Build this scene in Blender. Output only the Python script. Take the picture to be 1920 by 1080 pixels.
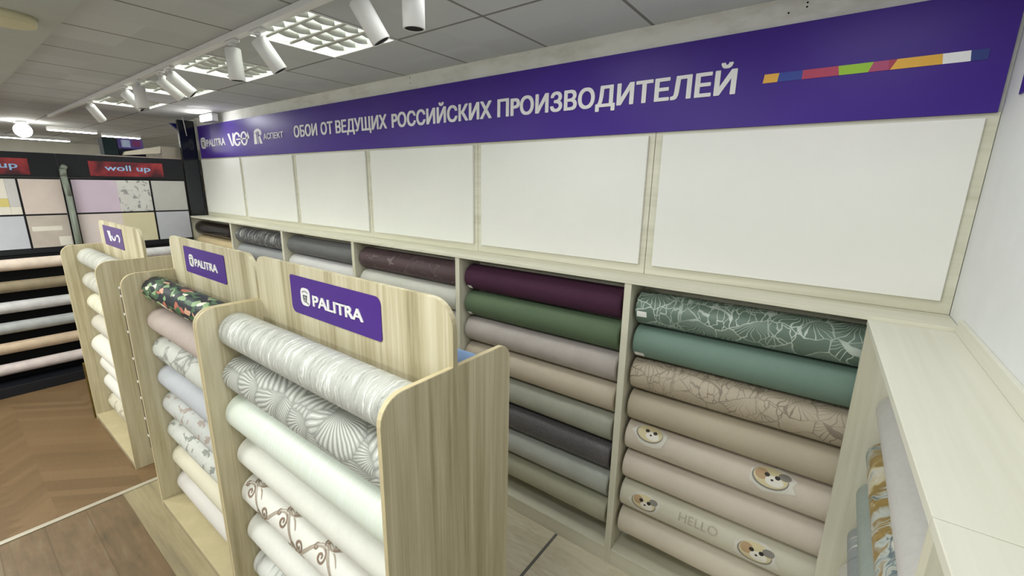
import bpy, bmesh, math, random
from mathutils import Vector, Matrix

for _o in list(bpy.data.objects):
    bpy.data.objects.remove(_o)
SC = bpy.context.scene
COL = SC.collection
rnd = random.Random(11)
PI = math.pi

# ------------------------------------------------------------------ camera
CX, CY, CZ = -0.37067, -2.19503, 2.08305
YAW, PITCH, ROLL, FPX = 0.63993, -0.23201, 0.01649, 815.59
cam = bpy.data.cameras.new('camera')
cam.sensor_fit = 'HORIZONTAL'; cam.sensor_width = 36.0
cam.lens = FPX / 1920 * 36.0
cam.clip_start = 0.02; cam.clip_end = 100
co = bpy.data.objects.new('camera', cam); COL.objects.link(co)
cyw, syw, cpt, spt = math.cos(YAW), math.sin(YAW), math.cos(PITCH), math.sin(PITCH)
fwd = Vector((-syw * cpt, cyw * cpt, spt)); rgt = Vector((cyw, syw, 0)); upv = rgt.cross(fwd)
r2 = rgt * math.cos(ROLL) + upv * math.sin(ROLL)
u2 = -rgt * math.sin(ROLL) + upv * math.cos(ROLL)
co.matrix_world = Matrix(((r2.x, u2.x, -fwd.x, CX), (r2.y, u2.y, -fwd.y, CY), (r2.z, u2.z, -fwd.z, CZ), (0, 0, 0, 1)))
SC.camera = co

# ------------------------------------------------------------------ view + world + added lights
SC.view_settings.view_transform = 'Standard'
SC.view_settings.look = 'None'
SC.view_settings.exposure = 0.27
SC.view_settings.gamma = 1.0
SC.view_settings.use_curve_mapping = False
w = bpy.data.worlds.new('World'); SC.world = w; w.use_nodes = True
bg = w.node_tree.nodes['Background']
bg.inputs[0].default_value = (0.95, 1.0, 0.97, 1); bg.inputs[1].default_value = 0.85


def area(name, loc, size, power, color=(0.97, 1.0, 0.955), rot=(0, 0, 0)):
    l = bpy.data.lights.new(name, 'AREA'); l.shape = 'SQUARE'; l.size = size; l.energy = power; l.color = color
    o = bpy.data.objects.new(name, l); o.location = loc; o.rotation_euler = rot; COL.objects.link(o)
    return o


# fill lights added at ceiling height, without fixtures, powered to balance the brightness
for (lx, ly, lp) in [(-1.28, -2.1, 18), (-4.1, -3.1, 36), (-5.6, -2.7, 34), (-2.2, -4.2, 44), (-5.0, -4.4, 34), (-8.6, -1.5, 24), (-10.5, -2.6, 24)]:
    area('ceiling_fill_light', (lx, ly, 2.74), 0.6, lp)
for lx in (-1.50, -0.33):  # lights where the louvre row would continue, no fixtures built
    area('ceiling_fill_light', (lx, -0.82, 2.80), 0.5, 3.5)

# ------------------------------------------------------------------ helpers


def lin(h):
    h = h.lstrip('#')
    v = [int(h[i:i + 2], 16) / 255 for i in (0, 2, 4)]
    return tuple(x / 12.92 if x <= 0.04045 else ((x + 0.055) / 1.055) ** 2.4 for x in v) + (1,)


class NT:
    def __init__(s, name, rough=0.6, metal=0.0, spec=0.5):
        s.m = bpy.data.materials.new(name); s.m.use_nodes = True
        s.t = s.m.node_tree; s.b = s.t.nodes['Principled BSDF']
        s.b.inputs['Roughness'].default_value = rough; s.b.inputs['Metallic'].default_value = metal
        s.b.inputs['Specular IOR Level'].default_value = spec

    def n(s, typ, **kw):
        nd = s.t.nodes.new(typ)
        for k, v in kw.items():
            if k in nd.inputs.keys():
                if hasattr(v, 'is_output') or isinstance(v, bpy.types.NodeSocket):
                    s.t.links.new(v, nd.inputs[k])
                else:
                    nd.inputs[k].default_value = v
            else:
                setattr(nd, k, v)
        return nd

    def link(s, a, b):
        s.t.links.new(a, b)

    def math(s, op, a, b=0.0, c=None):
        nd = s.t.nodes.new('ShaderNodeMath'); nd.operation = op
        for i, v in enumerate((a, b) if c is None else (a, b, c)):
            if isinstance(v, bpy.types.NodeSocket): s.link(v, nd.inputs[i])
            else: nd.inputs[i].default_value = v
        return nd.outputs[0]

    def coord(s, kind='Object'):
        return s.t.nodes.new('ShaderNodeTexCoord').outputs[kind]

    def map(s, v, scale=(1, 1, 1), loc=(0, 0, 0), rot=(0, 0, 0)):
        nd = s.t.nodes.new('ShaderNodeMapping'); s.link(v, nd.inputs[0])
        nd.inputs['Scale'].default_value = scale; nd.inputs['Location'].default_value = loc; nd.inputs['Rotation'].default_value = rot
        return nd.outputs[0]

    def noise(s, v, scale=5, detail=4, rough=0.6, dist=0.0, out='Fac'):
        nd = s.t.nodes.new('ShaderNodeTexNoise'); s.link(v, nd.inputs['Vector'])
        nd.inputs['Scale'].default_value = scale; nd.inputs['Detail'].default_value = detail
        nd.inputs['Roughness'].default_value = rough; nd.inputs['Distortion'].default_value = dist
        return nd.outputs[out]

    def vor(s, v, scale=5, feature='F1', out='Distance', rand=1.0):
        nd = s.t.nodes.new('ShaderNodeTexVoronoi'); s.link(v, nd.inputs['Vector']); nd.feature = feature
        nd.inputs['Scale'].default_value = scale; nd.inputs['Randomness'].default_value = rand
        return nd.outputs[out] if out else nd

    def ramp(s, f, stops, interp='LINEAR'):
        nd = s.t.nodes.new('ShaderNodeValToRGB'); s.link(f, nd.inputs[0]); cr = nd.color_ramp; cr.interpolation = interp
        while len(cr.elements) < len(stops): cr.elements.new(0.5)
        for e, (p, c) in zip(cr.elements, stops):
            e.position = p; e.color = lin(c) if isinstance(c, str) else c
        return nd.outputs[0]

    def mix(s, f, a, b):
        nd = s.t.nodes.new('ShaderNodeMix'); nd.data_type = 'RGBA'
        for i, v in ((0, f), (6, a), (7, b)):
            if isinstance(v, bpy.types.NodeSocket): s.link(v, nd.inputs[i])
            elif isinstance(v, str): nd.inputs[i].default_value = lin(v)
            else: nd.inputs[i].default_value = v
        return nd.outputs[2]

    def warp(s, v, scale, amt, detail=2):
        c = s.noise(v, scale, detail, out='Color')
        a = s.t.nodes.new('ShaderNodeVectorMath'); a.operation = 'SUBTRACT'; s.link(c, a.inputs[0]); a.inputs[1].default_value = (.5, .5, .5)
        b = s.t.nodes.new('ShaderNodeVectorMath'); b.operation = 'SCALE'; s.link(a.outputs[0], b.inputs[0]); b.inputs['Scale'].default_value = amt
        d = s.t.nodes.new('ShaderNodeVectorMath'); d.operation = 'ADD'; s.link(v, d.inputs[0]); s.link(b.outputs[0], d.inputs[1])
        return d.outputs[0]

    def col(s, c):
        if isinstance(c, bpy.types.NodeSocket): s.link(c, s.b.inputs['Base Color'])
        else: s.b.inputs['Base Color'].default_value = lin(c) if isinstance(c, str) else c
        return s

    def bump(s, h, strength=0.2, dist=0.002):
        nd = s.t.nodes.new('ShaderNodeBump'); s.link(h, nd.inputs['Height'])
        nd.inputs['Strength'].default_value = strength; nd.inputs['Distance'].default_value = dist
        s.link(nd.outputs[0], s.b.inputs['Normal']); return s

    def emit(s, c, e):
        s.b.inputs['Emission Color'].default_value = lin(c); s.b.inputs['Emission Strength'].default_value = e; return s


def plain(name, c, rough=0.6, metal=0.0, var=0.05, scale=6, spec=0.4, coat=0.0):
    k = NT(name, rough, metal, spec)
    v = k.coord(); f = k.noise(v, scale, 3)
    base = lin(c)
    lo = tuple(x * (1 - var) for x in base[:3]) + (1,); hi = tuple(min(1, x * (1 + var)) for x in base[:3]) + (1,)
    k.col(k.ramp(f, [(0.3, lo), (0.7, hi)]))
    if coat: k.b.inputs['Coat Weight'].default_value = coat
    return k.m


def wood(name, cols, axis=2, freq=16, rough=0.5, stretch=0.05):
    k = NT(name, rough, 0, 0.35)
    v = k.coord()
    sc = [freq, freq, freq]; sc[axis] = freq * stretch
    v1 = k.map(v, tuple(sc))
    f = k.noise(v1, 1.0, 5, 0.65, 0.4)
    sc2 = [freq * 7] * 3; sc2[axis] = freq * 0.12
    g = k.noise(k.map(v, tuple(sc2)), 1.0, 3, 0.6)
    mixf = k.math('ADD', k.math('MULTIPLY', f, 0.72), k.math('MULTIPLY', g, 0.28))
    k.col(k.ramp(mixf, [(0.28, cols[0]), (0.45, cols[1]), (0.58, cols[2]), (0.74, cols[3])]))
    k.bump(mixf, 0.12, 0.001)
    return k.m


def newmesh(name, bm, mats, parent=None, smooth=False, loc=None):
    """bm in world metres; stored relative to the parent's place"""
    off = Vector((0, 0, 0)); p = parent
    while p is not None:
        off += p.location; p = p.parent
    base = Vector(loc) if loc is not None else Vector((0, 0, 0))
    bmesh.ops.translate(bm, verts=bm.verts, vec=-(off + base))
    bmesh.ops.recalc_face_normals(bm, faces=bm.faces)
    me = bpy.data.meshes.new(name); bm.to_mesh(me); bm.free()
    if not isinstance(mats, (list, tuple)): mats = [mats]
    for m in mats: me.materials.append(m)
    if smooth:
        for f in me.polygons: f.use_smooth = True
    o = bpy.data.objects.new(name, me); COL.objects.link(o)
    o.location = base
    if parent: o.parent = parent
    return o


def tag(o, label=None, cat=None, group=None, kind=None):
    if label: o['label'] = label
    if cat: o['category'] = cat
    if group: o['group'] = group
    if kind: o['kind'] = kind
    return o


def thing(name, loc, label, cat, group=None):
    o = bpy.data.objects.new(name, None); COL.objects.link(o); o.location = loc; o.empty_display_size = 0.05
    return tag(o, label, cat, group)


def struct(name, bm, mat, label=None, cat=None):
    o = newmesh(name, bm, mat); return tag(o, label, cat, None, 'structure')


def NB(): return bmesh.new()


def abox(bm, lo, hi, bev=0.0, mi=0, seg=2):
    g = bmesh.ops.create_cube(bm, size=1.0)
    vs = g['verts']
    c = [(a + b) / 2 for a, b in zip(lo, hi)]; s = [abs(b - a) for a, b in zip(lo, hi)]
    for v in vs: v.co = Vector((c[0] + v.co.x * s[0], c[1] + v.co.y * s[1], c[2] + v.co.z * s[2]))
    fs = set(f for v in vs for f in v.link_faces)
    for f in fs: f.material_index = mi
    if bev > 0:
        es = list(set(e for v in vs for e in v.link_edges))
        bmesh.ops.bevel(bm, geom=es, offset=bev, segments=seg, profile=0.5, affect='EDGES')
    return bm


def box(lo, hi, bev=0.0): return abox(NB(), lo, hi, bev)


def prism(bm, pts, mi=0, bev=0.0):
    """pts: two equal lists of 3D points (front, back)"""
    a, b = pts
    va = [bm.verts.new(p) for p in a]; vb = [bm.verts.new(p) for p in b]
    n = len(a)
    f1 = bm.faces.new(va); f2 = bm.faces.new(list(reversed(vb))); f1.material_index = f2.material_index = mi
    es = [e for e in f1.edges] + [e for e in f2.edges]
    for i in range(n):
        f = bm.faces.new((va[i], vb[i], vb[(i + 1) % n], va[(i + 1) % n])); f.material_index = mi
    if bev > 0:
        bmesh.ops.recalc_face_normals(bm, faces=bm.faces)
        bmesh.ops.bevel(bm, geom=es, offset=bev, segments=2, profile=0.5, affect='EDGES')
    return bm


def rrect(x0, z0, x1, z1, rs, seg=6):
    """outline of a rectangle with corner radii rs=(bl, br, tr, tl)"""
    out = []
    for (cx, cz, r, a0) in ((x0 + rs[0], z0 + rs[0], rs[0], PI), (x1 - rs[1], z0 + rs[1], rs[1], 1.5 * PI), (x1 - rs[2], z1 - rs[2], rs[2], 0), (x0 + rs[3], z1 - rs[3], rs[3], .5 * PI)):
        if r < 1e-6: out.append((cx, cz)); continue
        for i in range(seg + 1):
            a = a0 + i / seg * PI / 2
            out.append((cx + r * math.cos(a), cz + r * math.sin(a)))
    return out


def xz_slab(bm, outline, y0, y1, mi=0, bev=0.0):
    return prism(bm, ([(x, y0, z) for x, z in outline], [(x, y1, z) for x, z in outline]), mi, bev)


def yz_slab(bm, outline, x0, x1, mi=0, bev=0.0):
    return prism(bm, ([(x0, y, z) for y, z in outline], [(x1, y, z) for y, z in outline]), mi, bev)


def cyl(bm, a, b, r0, r1=None, seg=20, mi=0, caps=True):
    a = Vector(a); b = Vector(b); r1 = r0 if r1 is None else r1
    d = (b - a).normalized(); t = Vector((0, 0, 1)) if abs(d.z) < .9 else Vector((1, 0, 0))
    u = d.cross(t).normalized(); v = d.cross(u)
    va, vb = [], []
    for i in range(seg):
        q = 2 * PI * i / seg; e = u * math.cos(q) + v * math.sin(q)
        va.append(bm.verts.new(a + e * r0)); vb.append(bm.verts.new(b + e * r1))
    for i in range(seg):
        f = bm.faces.new((va[i], va[(i + 1) % seg], vb[(i + 1) % seg], vb[i])); f.smooth = True; f.material_index = mi
    if caps:
        f = bm.faces.new(list(reversed(va))); f.material_index = mi
        f = bm.faces.new(vb); f.material_index = mi
    return bm


def text_bm(body):
    cu = bpy.data.curves.new('lettering', 'FONT'); cu.body = body.replace('\u0420', 'P'); cu.size = 1.0
    cu.resolution_u = 4; cu.fill_mode = 'BOTH'
    o = bpy.data.objects.new('lettering', cu)
    me = bpy.data.meshes.new_from_object(o)
    vs = [tuple(v.co) for v in me.vertices]; fs = [tuple(p.vertices) for p in me.polygons]
    bpy.data.objects.remove(o); bpy.data.meshes.remove(me); bpy.data.curves.remove(cu)
    return vs, fs


CAP = 0.727


def letters(name, body, x0, x1, z0, cap, y, mat, parent, bold=0.03, face='-y', depth=0.003):
    """flat raised letters on a vertical plane facing -y (x0..x1 along x) or +x (x0..x1 along y); baseline z0"""
    vs, fs = text_bm(body)
    xs = [v[0] for v in vs]; a, b = min(xs), max(xs)
    bx_ = bold * cap; bz_ = bold * 0.55 * cap
    bm = bmesh.new()
    shifts = [(0, 0), (bx_, 0), (-bx_, 0), (0, bz_), (0, -bz_), (bx_ * .75, bz_), (-bx_ * .75, bz_), (bx_ * .75, -bz_), (-bx_ * .75, -bz_)] if bold > 0 else [(0, 0)]
    for n, (dx, dz) in enumerate(shifts):
        lay = []
        for d in (0.0, depth + n * 6e-5):
            row = []
            for v in vs:
                u = x0 + bx_ + (v[0] - a) / (b - a) * (x1 - x0 - 2 * bx_) + dx
                z = z0 + bz_ + v[1] / CAP * (cap - 2 * bz_) + dz
                row.append(bm.verts.new((u, y - d, z) if face == '-y' else (y + d, u, z)))
            lay.append(row)
        cnt = {}
        for f in fs:
            bm.faces.new([lay[1][i] for i in f])
            for i, j in zip(f, f[1:] + f[:1]): cnt[(i, j)] = cnt.get((i, j), 0) + 1
        for (i, j) in cnt:
            if (j, i) not in cnt: bm.faces.new((lay[1][i], lay[0][i], lay[0][j], lay[1][j]))
    bmesh.ops.delete(bm, geom=[v for v in bm.verts if not v.link_faces], context='VERTS')
    return newmesh(name, bm, mat, parent)


# ------------------------------------------------------------------ materials
M = {}
M['wall'] = plain('wall_plaster', '#e2dfd3', 0.85, var=0.05, scale=3)
k = NT('raw_plaster', 0.9); v = k.coord()
f = k.noise(k.map(v, (1.4, 1, 3.5)), 2.4, 5, 0.65)
k.col(k.ramp(f, [(0.32, '#d6d3c6'), (0.5, '#ebe9df'), (0.7, '#f2f1e9')])); M['raw'] = k.m
M['white_wall'] = plain('white_wall_paint', '#e6e7e8', 0.8, var=0.03, scale=4)
M['white_panel'] = plain('white_panel', '#ecebe6', 0.55, var=0.015, scale=3)
M['stand'] = wood('stand_oak', ['#8f8465', '#beb392', '#d4cbaf', '#e4dcc4'], 2, 12)
M['stand_edge'] = plain('oak_edge_band', '#cdbe98', 0.5, var=0.06, scale=20)
M['rack'] = wood('rack_pale_wood_upright', ['#c6c1a9', '#d5d1bd', '#dedbc9', '#e7e5d6'], 2, 10, 0.55)
M['rackx'] = wood('rack_pale_wood', ['#c6c1aa', '#d6d3c0', '#dfdccb', '#e6e4d6'], 0, 10, 0.5)
M['racky'] = wood('counter_pale_wood', ['#d2cfbd', '#dcdacb', '#e2e0d3', '#e8e7db'], 1, 7, 0.45)
M['rack_edge'] = plain('rack_edge_band', '#cfc6a8', 0.55, var=0.06, scale=18)
M['purple'] = plain('purple_sign', '#452a8c', 0.38, var=0.06, scale=2, spec=0.22)
M['purple_plate'] = plain('purple_plate', '#4a2487', 0.4, var=0.03, scale=4)
M['purple_faded'] = plain('purple_plate_faded', '#5d4480', 0.4, var=0.03)
M['white_letter'] = plain('white_letter', '#eceaea', 0.5, var=0.02)
M['grey_mark'] = plain('grey_mark', '#6d6f72', 0.6, var=0.05)
M['dark_gloss'] = plain('dark_green_gloss', '#0b1420', 0.12, var=0.2, scale=2, spec=0.6)
M['black'] = plain('black_lacquer', '#14161c', 0.45, var=0.1)
M['black_matt'] = plain('matt_black', '#0c0c0e', 0.9, var=0.1)  # matt black for rack backs, spot lenses and drill holes
M['white_metal'] = plain('white_metal', '#e4e3e2', 0.4, var=0.02)
M['steel'] = plain('polished_steel', '#d8dadc', 0.12, 1.0, var=0.03)
M['louvre'] = plain('mirror_louvre', '#f0f3f0', 0.3, 0.35, var=0.02)
M['chrome_post'] = plain('grey_green_post', '#7f867b', 0.45, 0.1, var=0.1)
M['cardboard'] = plain('cardboard_core', '#a58a63', 0.85, var=0.1, scale=30)
M['tag'] = plain('paper_tag', '#f0efec', 0.7, var=0.02)
M['tube'] = NT('fluorescent_tube', 0.4).col('#ffffff').emit('#f8fff4', 24).m
M['glow'] = NT('lamp_glow', 0.4).col('#ffffff').emit('#fffcf0', 30).m
M['threshold'] = plain('aluminium_threshold', '#cfc8b6', 0.35, 0.5, var=0.05)
M['beige_plinth'] = plain('beige_plinth_board', '#b9ac88', 0.6, var=0.07, scale=12)
M['plinth_front'] = plain('plinth_front_board', '#9c8e74', 0.6, var=0.08, scale=9)

# ceiling tiles with grid lines
k = NT('ceiling_tile', 0.85); v = k.coord()
sx = k.t.nodes.new('ShaderNodeSeparateXYZ'); k.link(v, sx.inputs[0])
gx = k.math('PINGPONG', k.math('ADD', sx.outputs[0], 1.796 + 20 * .5883), .5883 / 2)
gy = k.math('PINGPONG', k.math('ADD', sx.outputs[1], .5361 + 20 * .5583), .5583 / 2)
gl = k.math('LESS_THAN', k.math('MINIMUM', gx, gy), 0.008)
cell = k.vor(k.map(v, (1 / .5883, 1 / .5583, 0), (1.796 / .5883, .5361 / .5583, 0.0)), 1.0, out='Color', rand=0.0)
sp = k.t.nodes.new('ShaderNodeSeparateColor'); k.link(cell, sp.inputs[0])
tc = k.ramp(sp.outputs[0], [(0, '#c5c8cb'), (1, '#d1d4d7')])
f2 = k.noise(v, 90, 2)
tc = k.mix(k.math('MULTIPLY', f2, 0.25), tc, '#b8bbbd')
k.col(k.mix(gl, tc, '#84837f')); M['ceiling'] = k.m
M['soffit'] = plain('smooth_soffit', '#bcc1bd', 0.7, var=0.04, scale=2)

# floors
k = NT('floor_chevron_parquet', 0.38); v = k.coord()
sx = k.t.nodes.new('ShaderNodeSeparateXYZ'); k.link(v, sx.inputs[0])
tri = k.math('PINGPONG', k.math('ADD', sx.outputs[1], 10.0), 0.42)
tt = k.math('ADD', k.math('MULTIPLY', sx.outputs[0], 1.0), k.math('MULTIPLY', tri, 1.0))
bd = k.math('DIVIDE', tt, 0.085)
idx = k.math('FLOOR', bd)
wn = k.t.nodes.new('ShaderNodeTexWhiteNoise'); wn.noise_dimensions = '2D'
cmb = k.t.nodes.new('ShaderNodeCombineXYZ'); k.link(idx, cmb.inputs[0]); k.link(k.math('FLOOR', k.math('DIVIDE', k.math('ADD', sx.outputs[1], 10.0), 0.42)), cmb.inputs[1]); k.link(cmb.outputs[0], wn.inputs['Vector'])
gr = k.noise(k.map(v, (9, 30, 1)), 2.0, 4)
fac = k.math('ADD', k.math('MULTIPLY', wn.outputs[0], 0.55), k.math('MULTIPLY', gr, 0.45))
cc = k.ramp(fac, [(0.1, '#685238'), (0.5, '#735b3f'), (0.9, '#7e6648')])
ln = k.math('LESS_THAN', k.math('PINGPONG', bd, 0.5), 0.03)
cc = k.mix(k.math('MULTIPLY', ln, 0.3), cc, '#6b4f38')
dark = k.math('LESS_THAN', k.math('ADD', sx.outputs[1], k.math('MULTIPLY', k.math('PINGPONG', sx.outputs[0], 0.05), 1.6)), -2.16)
cc = k.mix(k.math('MULTIPLY', dark, 0.85), cc, '#6a5236')
k.col(cc); M['chevron'] = k.m

k = NT('floor_worn_planks', 0.42); v = k.coord()
sx = k.t.nodes.new('ShaderNodeSeparateXYZ'); k.link(v, sx.inputs[0])
row = k.math('DIVIDE', k.math('ADD', sx.outputs[1], 1.72 + 1.85), 0.185)
wn = k.t.nodes.new('ShaderNodeTexWhiteNoise'); wn.noise_dimensions = '1D'; k.link(k.math('FLOOR', row), wn.inputs['W'])
gr = k.noise(k.map(v, (2.2, 14, 1)), 2.0, 5, 0.65, 0.5)
blot = k.noise(k.map(v, (2.5, 3.5, 1)), 1.6, 3)
fac = k.math('ADD', k.math('ADD', k.math('MULTIPLY', wn.outputs[0], 0.28), k.math('MULTIPLY', gr, 0.42)), k.math('MULTIPLY', blot, 0.32))
cc = k.ramp(fac, [(0.36, '#4b4234'), (0.46, '#67563e'), (0.56, '#745e45'), (0.66, '#7b7058')])
ln = k.math('LESS_THAN', k.math('PINGPONG', row, 0.5), 0.014)
cc = k.mix(k.math('MULTIPLY', ln, 0.6), cc, '#54432f')
k.col(cc); M['planks'] = k.m

k = NT('floor_grey_wood_tile', 0.4); v = k.coord()
sx = k.t.nodes.new('ShaderNodeSeparateXYZ'); k.link(v, sx.inputs[0])
gr = k.noise(k.map(v, (2.0, 13, 1), rot=(0, 0, 0.12)), 2.2, 6, 0.7, 1.2)
cc = k.ramp(gr, [(0.3, '#c4b89f'), (0.5, '#d8ceb8'), (0.68, '#e2dac8')])
jx = k.math('LESS_THAN', k.math('PINGPONG', k.math('ADD', sx.outputs[0], 1.478 + 12.0), 0.6), 0.009)
jy = k.math('LESS_THAN', k.math('PINGPONG', k.math('ADD', sx.outputs[1], 0.75 + 12.0), 0.3), 0.006)
cc = k.mix(k.math('MAXIMUM', jx, jy), cc, '#6e6c68')
k.col(cc); M['tile'] = k.m
M['light_plank'] = wood('floor_light_plank', ['#766c57', '#94886b', '#a39676', '#b0a382'], 0, 9, 0.4, 0.12)

# ---- wallpaper materials (UV: u = metres along the roll, v = metres round it)


def paper(name, c, rough=0.55, var=0.07, fine=120, kind='plain', cols=None, spec=0.35):
    k = NT(name, rough, 0, spec)
    uv = k.coord('UV')
    b = lin(c)
    lo = tuple(x * (1 - var) for x in b[:3]) + (1,); hi = tuple(min(1, x * (1 + var)) for x in b[:3]) + (1,)
    g = k.noise(uv, fine, 3, 0.7)
    big = k.noise(uv, 9, 3, 0.6)
    fac = k.math('ADD', k.math('MULTIPLY', g, 0.5), k.math('MULTIPLY', big, 0.5))
    base = k.ramp(fac, [(0.35, lo), (0.65, hi)])
    if kind == 'plain':
        k.col(base); k.bump(g, 0.12, 0.001)
    elif kind == 'linen':
        t1 = k.noise(k.map(uv, (25, 420, 1)), 1, 2); t2 = k.noise(k.map(uv, (420, 25, 1)), 1, 2)
        t = k.math('ADD', k.math('MULTIPLY', t1, .5), k.math('MULTIPLY', t2, .5))
        k.col(k.mix(k.math('MULTIPLY', t, 0.5), base, cols or hi)); k.bump(t, 0.2, 0.001)
    elif kind == 'glitter':
        t = k.noise(uv, 260, 2, 0.8)
        k.col(k.ramp(t, [(0.35, c), (0.6, c), (0.72, cols)])); k.bump(t, 0.4, 0.002); k.b.inputs['Metallic'].default_value = 0.1
    elif kind == 'crinkle':
        w_ = k.warp(uv, 14, 0.05, 3)
        t = k.noise(k.map(w_, (75, 6, 1)), 1, 4, 0.7)
        k.col(k.ramp(t, [(0.32, cols), (0.44, c), (0.54, c), (0.64, '#f4f4f0')])); k.bump(t, 0.7, 0.005)
        k.link(k.ramp(t, [(0.4, (.55,) * 3 + (1,)), (0.7, (.3,) * 3 + (1,))]), k.b.inputs['Roughness'])
    elif kind == 'rings':
        w_ = k.warp(uv, 6, 0.012, 2)
        t = k.noise(k.map(w_, (170, 2.2, 1)), 1, 2, 0.5)
        k.col(k.ramp(t, [(0.3, c), (0.55, c), (0.68, cols)])); k.bump(t, 0.2, 0.002)
    elif kind == 'bands':
        w_ = k.warp(uv, 16, 0.02, 2)
        t = k.noise(k.map(w_, (38, 3, 1)), 1, 2, 0.5)
        k.col(k.ramp(t, [(0.36, cols), (0.46, c), (0.6, c), (0.7, '#eceae4')])); k.bump(t, 0.35, 0.004)
    elif kind == 'fan':
        p = k.map(k.warp(uv, 5, 0.05), (5.2, 7.0, 1))
        vo = k.vor(p, 1.0, out=None)
        d = k.t.nodes.new('ShaderNodeVectorMath'); d.operation = 'SUBTRACT'; k.link(p, d.inputs[0]); k.link(vo.outputs['Position'], d.inputs[1])
        vr = k.t.nodes.new('ShaderNodeVectorRotate'); vr.rotation_type = 'Z_AXIS'; k.link(d.outputs[0], vr.inputs['Vector'])
        cs = k.t.nodes.new('ShaderNodeSeparateColor'); k.link(vo.outputs['Color'], cs.inputs[0])
        k.link(k.math('MULTIPLY', k.math('SUBTRACT', cs.outputs[0], 0.5), 2.6), vr.inputs['Angle'])
        s_ = k.t.nodes.new('ShaderNodeSeparateXYZ'); k.link(vr.outputs[0], s_.inputs[0])
        # fan ribs: angle seen from a foot below each cell centre, bowed with distance
        ang = k.math('ARCTAN2', s_.outputs[0], k.math('ADD', s_.outputs[1], 0.75))
        ang = k.math('ADD', k.math('MULTIPLY', ang, 44.0), k.math('MULTIPLY', vo.outputs['Distance'], 7.0))
        t = k.math('MULTIPLY', k.math('ADD', k.math('SINE', ang), 1.0), 0.5)
        edge = k.vor(p, 1.0, 'DISTANCE_TO_EDGE')
        t = k.math('MULTIPLY', t, k.ramp(edge, [(0.0, (0.1,) * 3 + (1,)), (0.08, (1,) * 3 + (1,))]))
        k.col(k.ramp(t, [(0.0, cols), (0.35, c), (0.75, c), (0.95, '#d4d5d0')])); k.bump(t, 0.4, 0.003)
    elif kind == 'lineart':
        w1 = k.warp(uv, 7, 0.11, 2)
        p1 = k.map(w1, (9, 13, 1)); e1 = k.vor(p1, 1.0, 'DISTANCE_TO_EDGE')
        p2 = k.map(k.warp(uv, 16, 0.05, 2), (30, 13, 1), (3, 2, 0), (0, 0, 0.5)); e2 = k.vor(p2, 1.0, 'DISTANCE_TO_EDGE')
        l1 = k.math('LESS_THAN', e1, 0.022); l2 = k.math('LESS_THAN', e2, 0.035)
        # hatching strokes inside some of the cells, like leaf veins
        cell_ = k.vor(p1, 1.0, out=None)
        sc_ = k.t.nodes.new('ShaderNodeSeparateColor'); k.link(cell_.outputs['Color'], sc_.inputs[0])
        d = k.t.nodes.new('ShaderNodeVectorMath'); d.operation = 'SUBTRACT'; k.link(p1, d.inputs[0]); k.link(cell_.outputs['Position'], d.inputs[1])
        s_ = k.t.nodes.new('ShaderNodeSeparateXYZ'); k.link(d.outputs[0], s_.inputs[0])
        an = k.math('SINE', k.math('MULTIPLY', k.math('ARCTAN2', s_.outputs[0], k.math('ADD', s_.outputs[1], 0.5)), 26.0))
        l3 = k.math('MULTIPLY', k.math('GREATER_THAN', an, 0.86), k.math('GREATER_THAN', sc_.outputs[0], 0.5))
        l2 = k.math('MULTIPLY', l2, k.math('LESS_THAN', sc_.outputs[0], 0.38))
        amt = k.noise(uv, 5, 2)
        ln_ = k.math('MAXIMUM', k.math('MAXIMUM', l1, l2), l3)
        ln_ = k.math('MULTIPLY', ln_, k.ramp(amt, [(0.3, (.35,) * 3 + (1,)), (0.6, (.95,) * 3 + (1,))]))
        k.col(k.mix(ln_, base, cols)); k.bump(ln_, 0.25, 0.001)
    elif kind == 'curl':
        w1 = k.warp(uv, 6, 0.25, 1)
        e = k.vor(k.map(w1, (6, 9, 1)), 1.0, 'DISTANCE_TO_EDGE')
        l1 = k.math('MULTIPLY', k.math('LESS_THAN', e, 0.012), k.math('GREATER_THAN', k.noise(uv, 8, 1), 0.5))
        k.col(k.mix(k.math('MULTIPLY', l1, 0.6), base, cols))
    elif kind == 'floral':
        w1 = k.warp(uv, 10, 0.06, 2)
        vo = k.vor(k.map(w1, (16, 46, 1), (0, 0, 0), (0, 0, 0.6)), 1.0, out='Color')
        s_ = k.t.nodes.new('ShaderNodeSeparateColor'); k.link(vo, s_.inputs[0])
        k.col(k.ramp(s_.outputs[0], [(0.0, '#151c27'), (0.24, '#1b2a2b'), (0.36, '#3f6043'), (0.5, '#8aa878'), (0.6, '#131a26'), (0.76, '#d3a184'), (0.83, '#b96a58'), (0.87, '#e9e2d0'), (0.91, '#4b6b4c')], 'CONSTANT'))
    elif kind == 'scroll':
        w1 = k.warp(uv, 8, 0.05, 2)
        p = k.map(w1, (8.0, 11, 1)); vo = k.vor(p, 1.0, out=None)
        dist = vo.outputs['Distance']
        s_ = k.t.nodes.new('ShaderNodeSeparateColor'); k.link(vo.outputs['Color'], s_.inputs[0])
        ring = k.math('LESS_THAN', k.math('ABSOLUTE', k.math('SUBTRACT', dist, 0.22)), 0.05)
        dot = k.math('LESS_THAN', k.math('ABSOLUTE', k.math('SUBTRACT', dist, 0.08)), 0.035)
        ring = k.math('MULTIPLY', k.math('MAXIMUM', ring, dot), k.math('GREATER_THAN', s_.outputs[0], 0.3))
        su = k.t.nodes.new('ShaderNodeSeparateXYZ'); k.link(k.warp(uv, 6, 0.03, 1), su.inputs[0])
        sn = k.math('MULTIPLY', k.math('SINE', k.math('MULTIPLY', su.outputs[0], 15.0)), 1.0)
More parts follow.
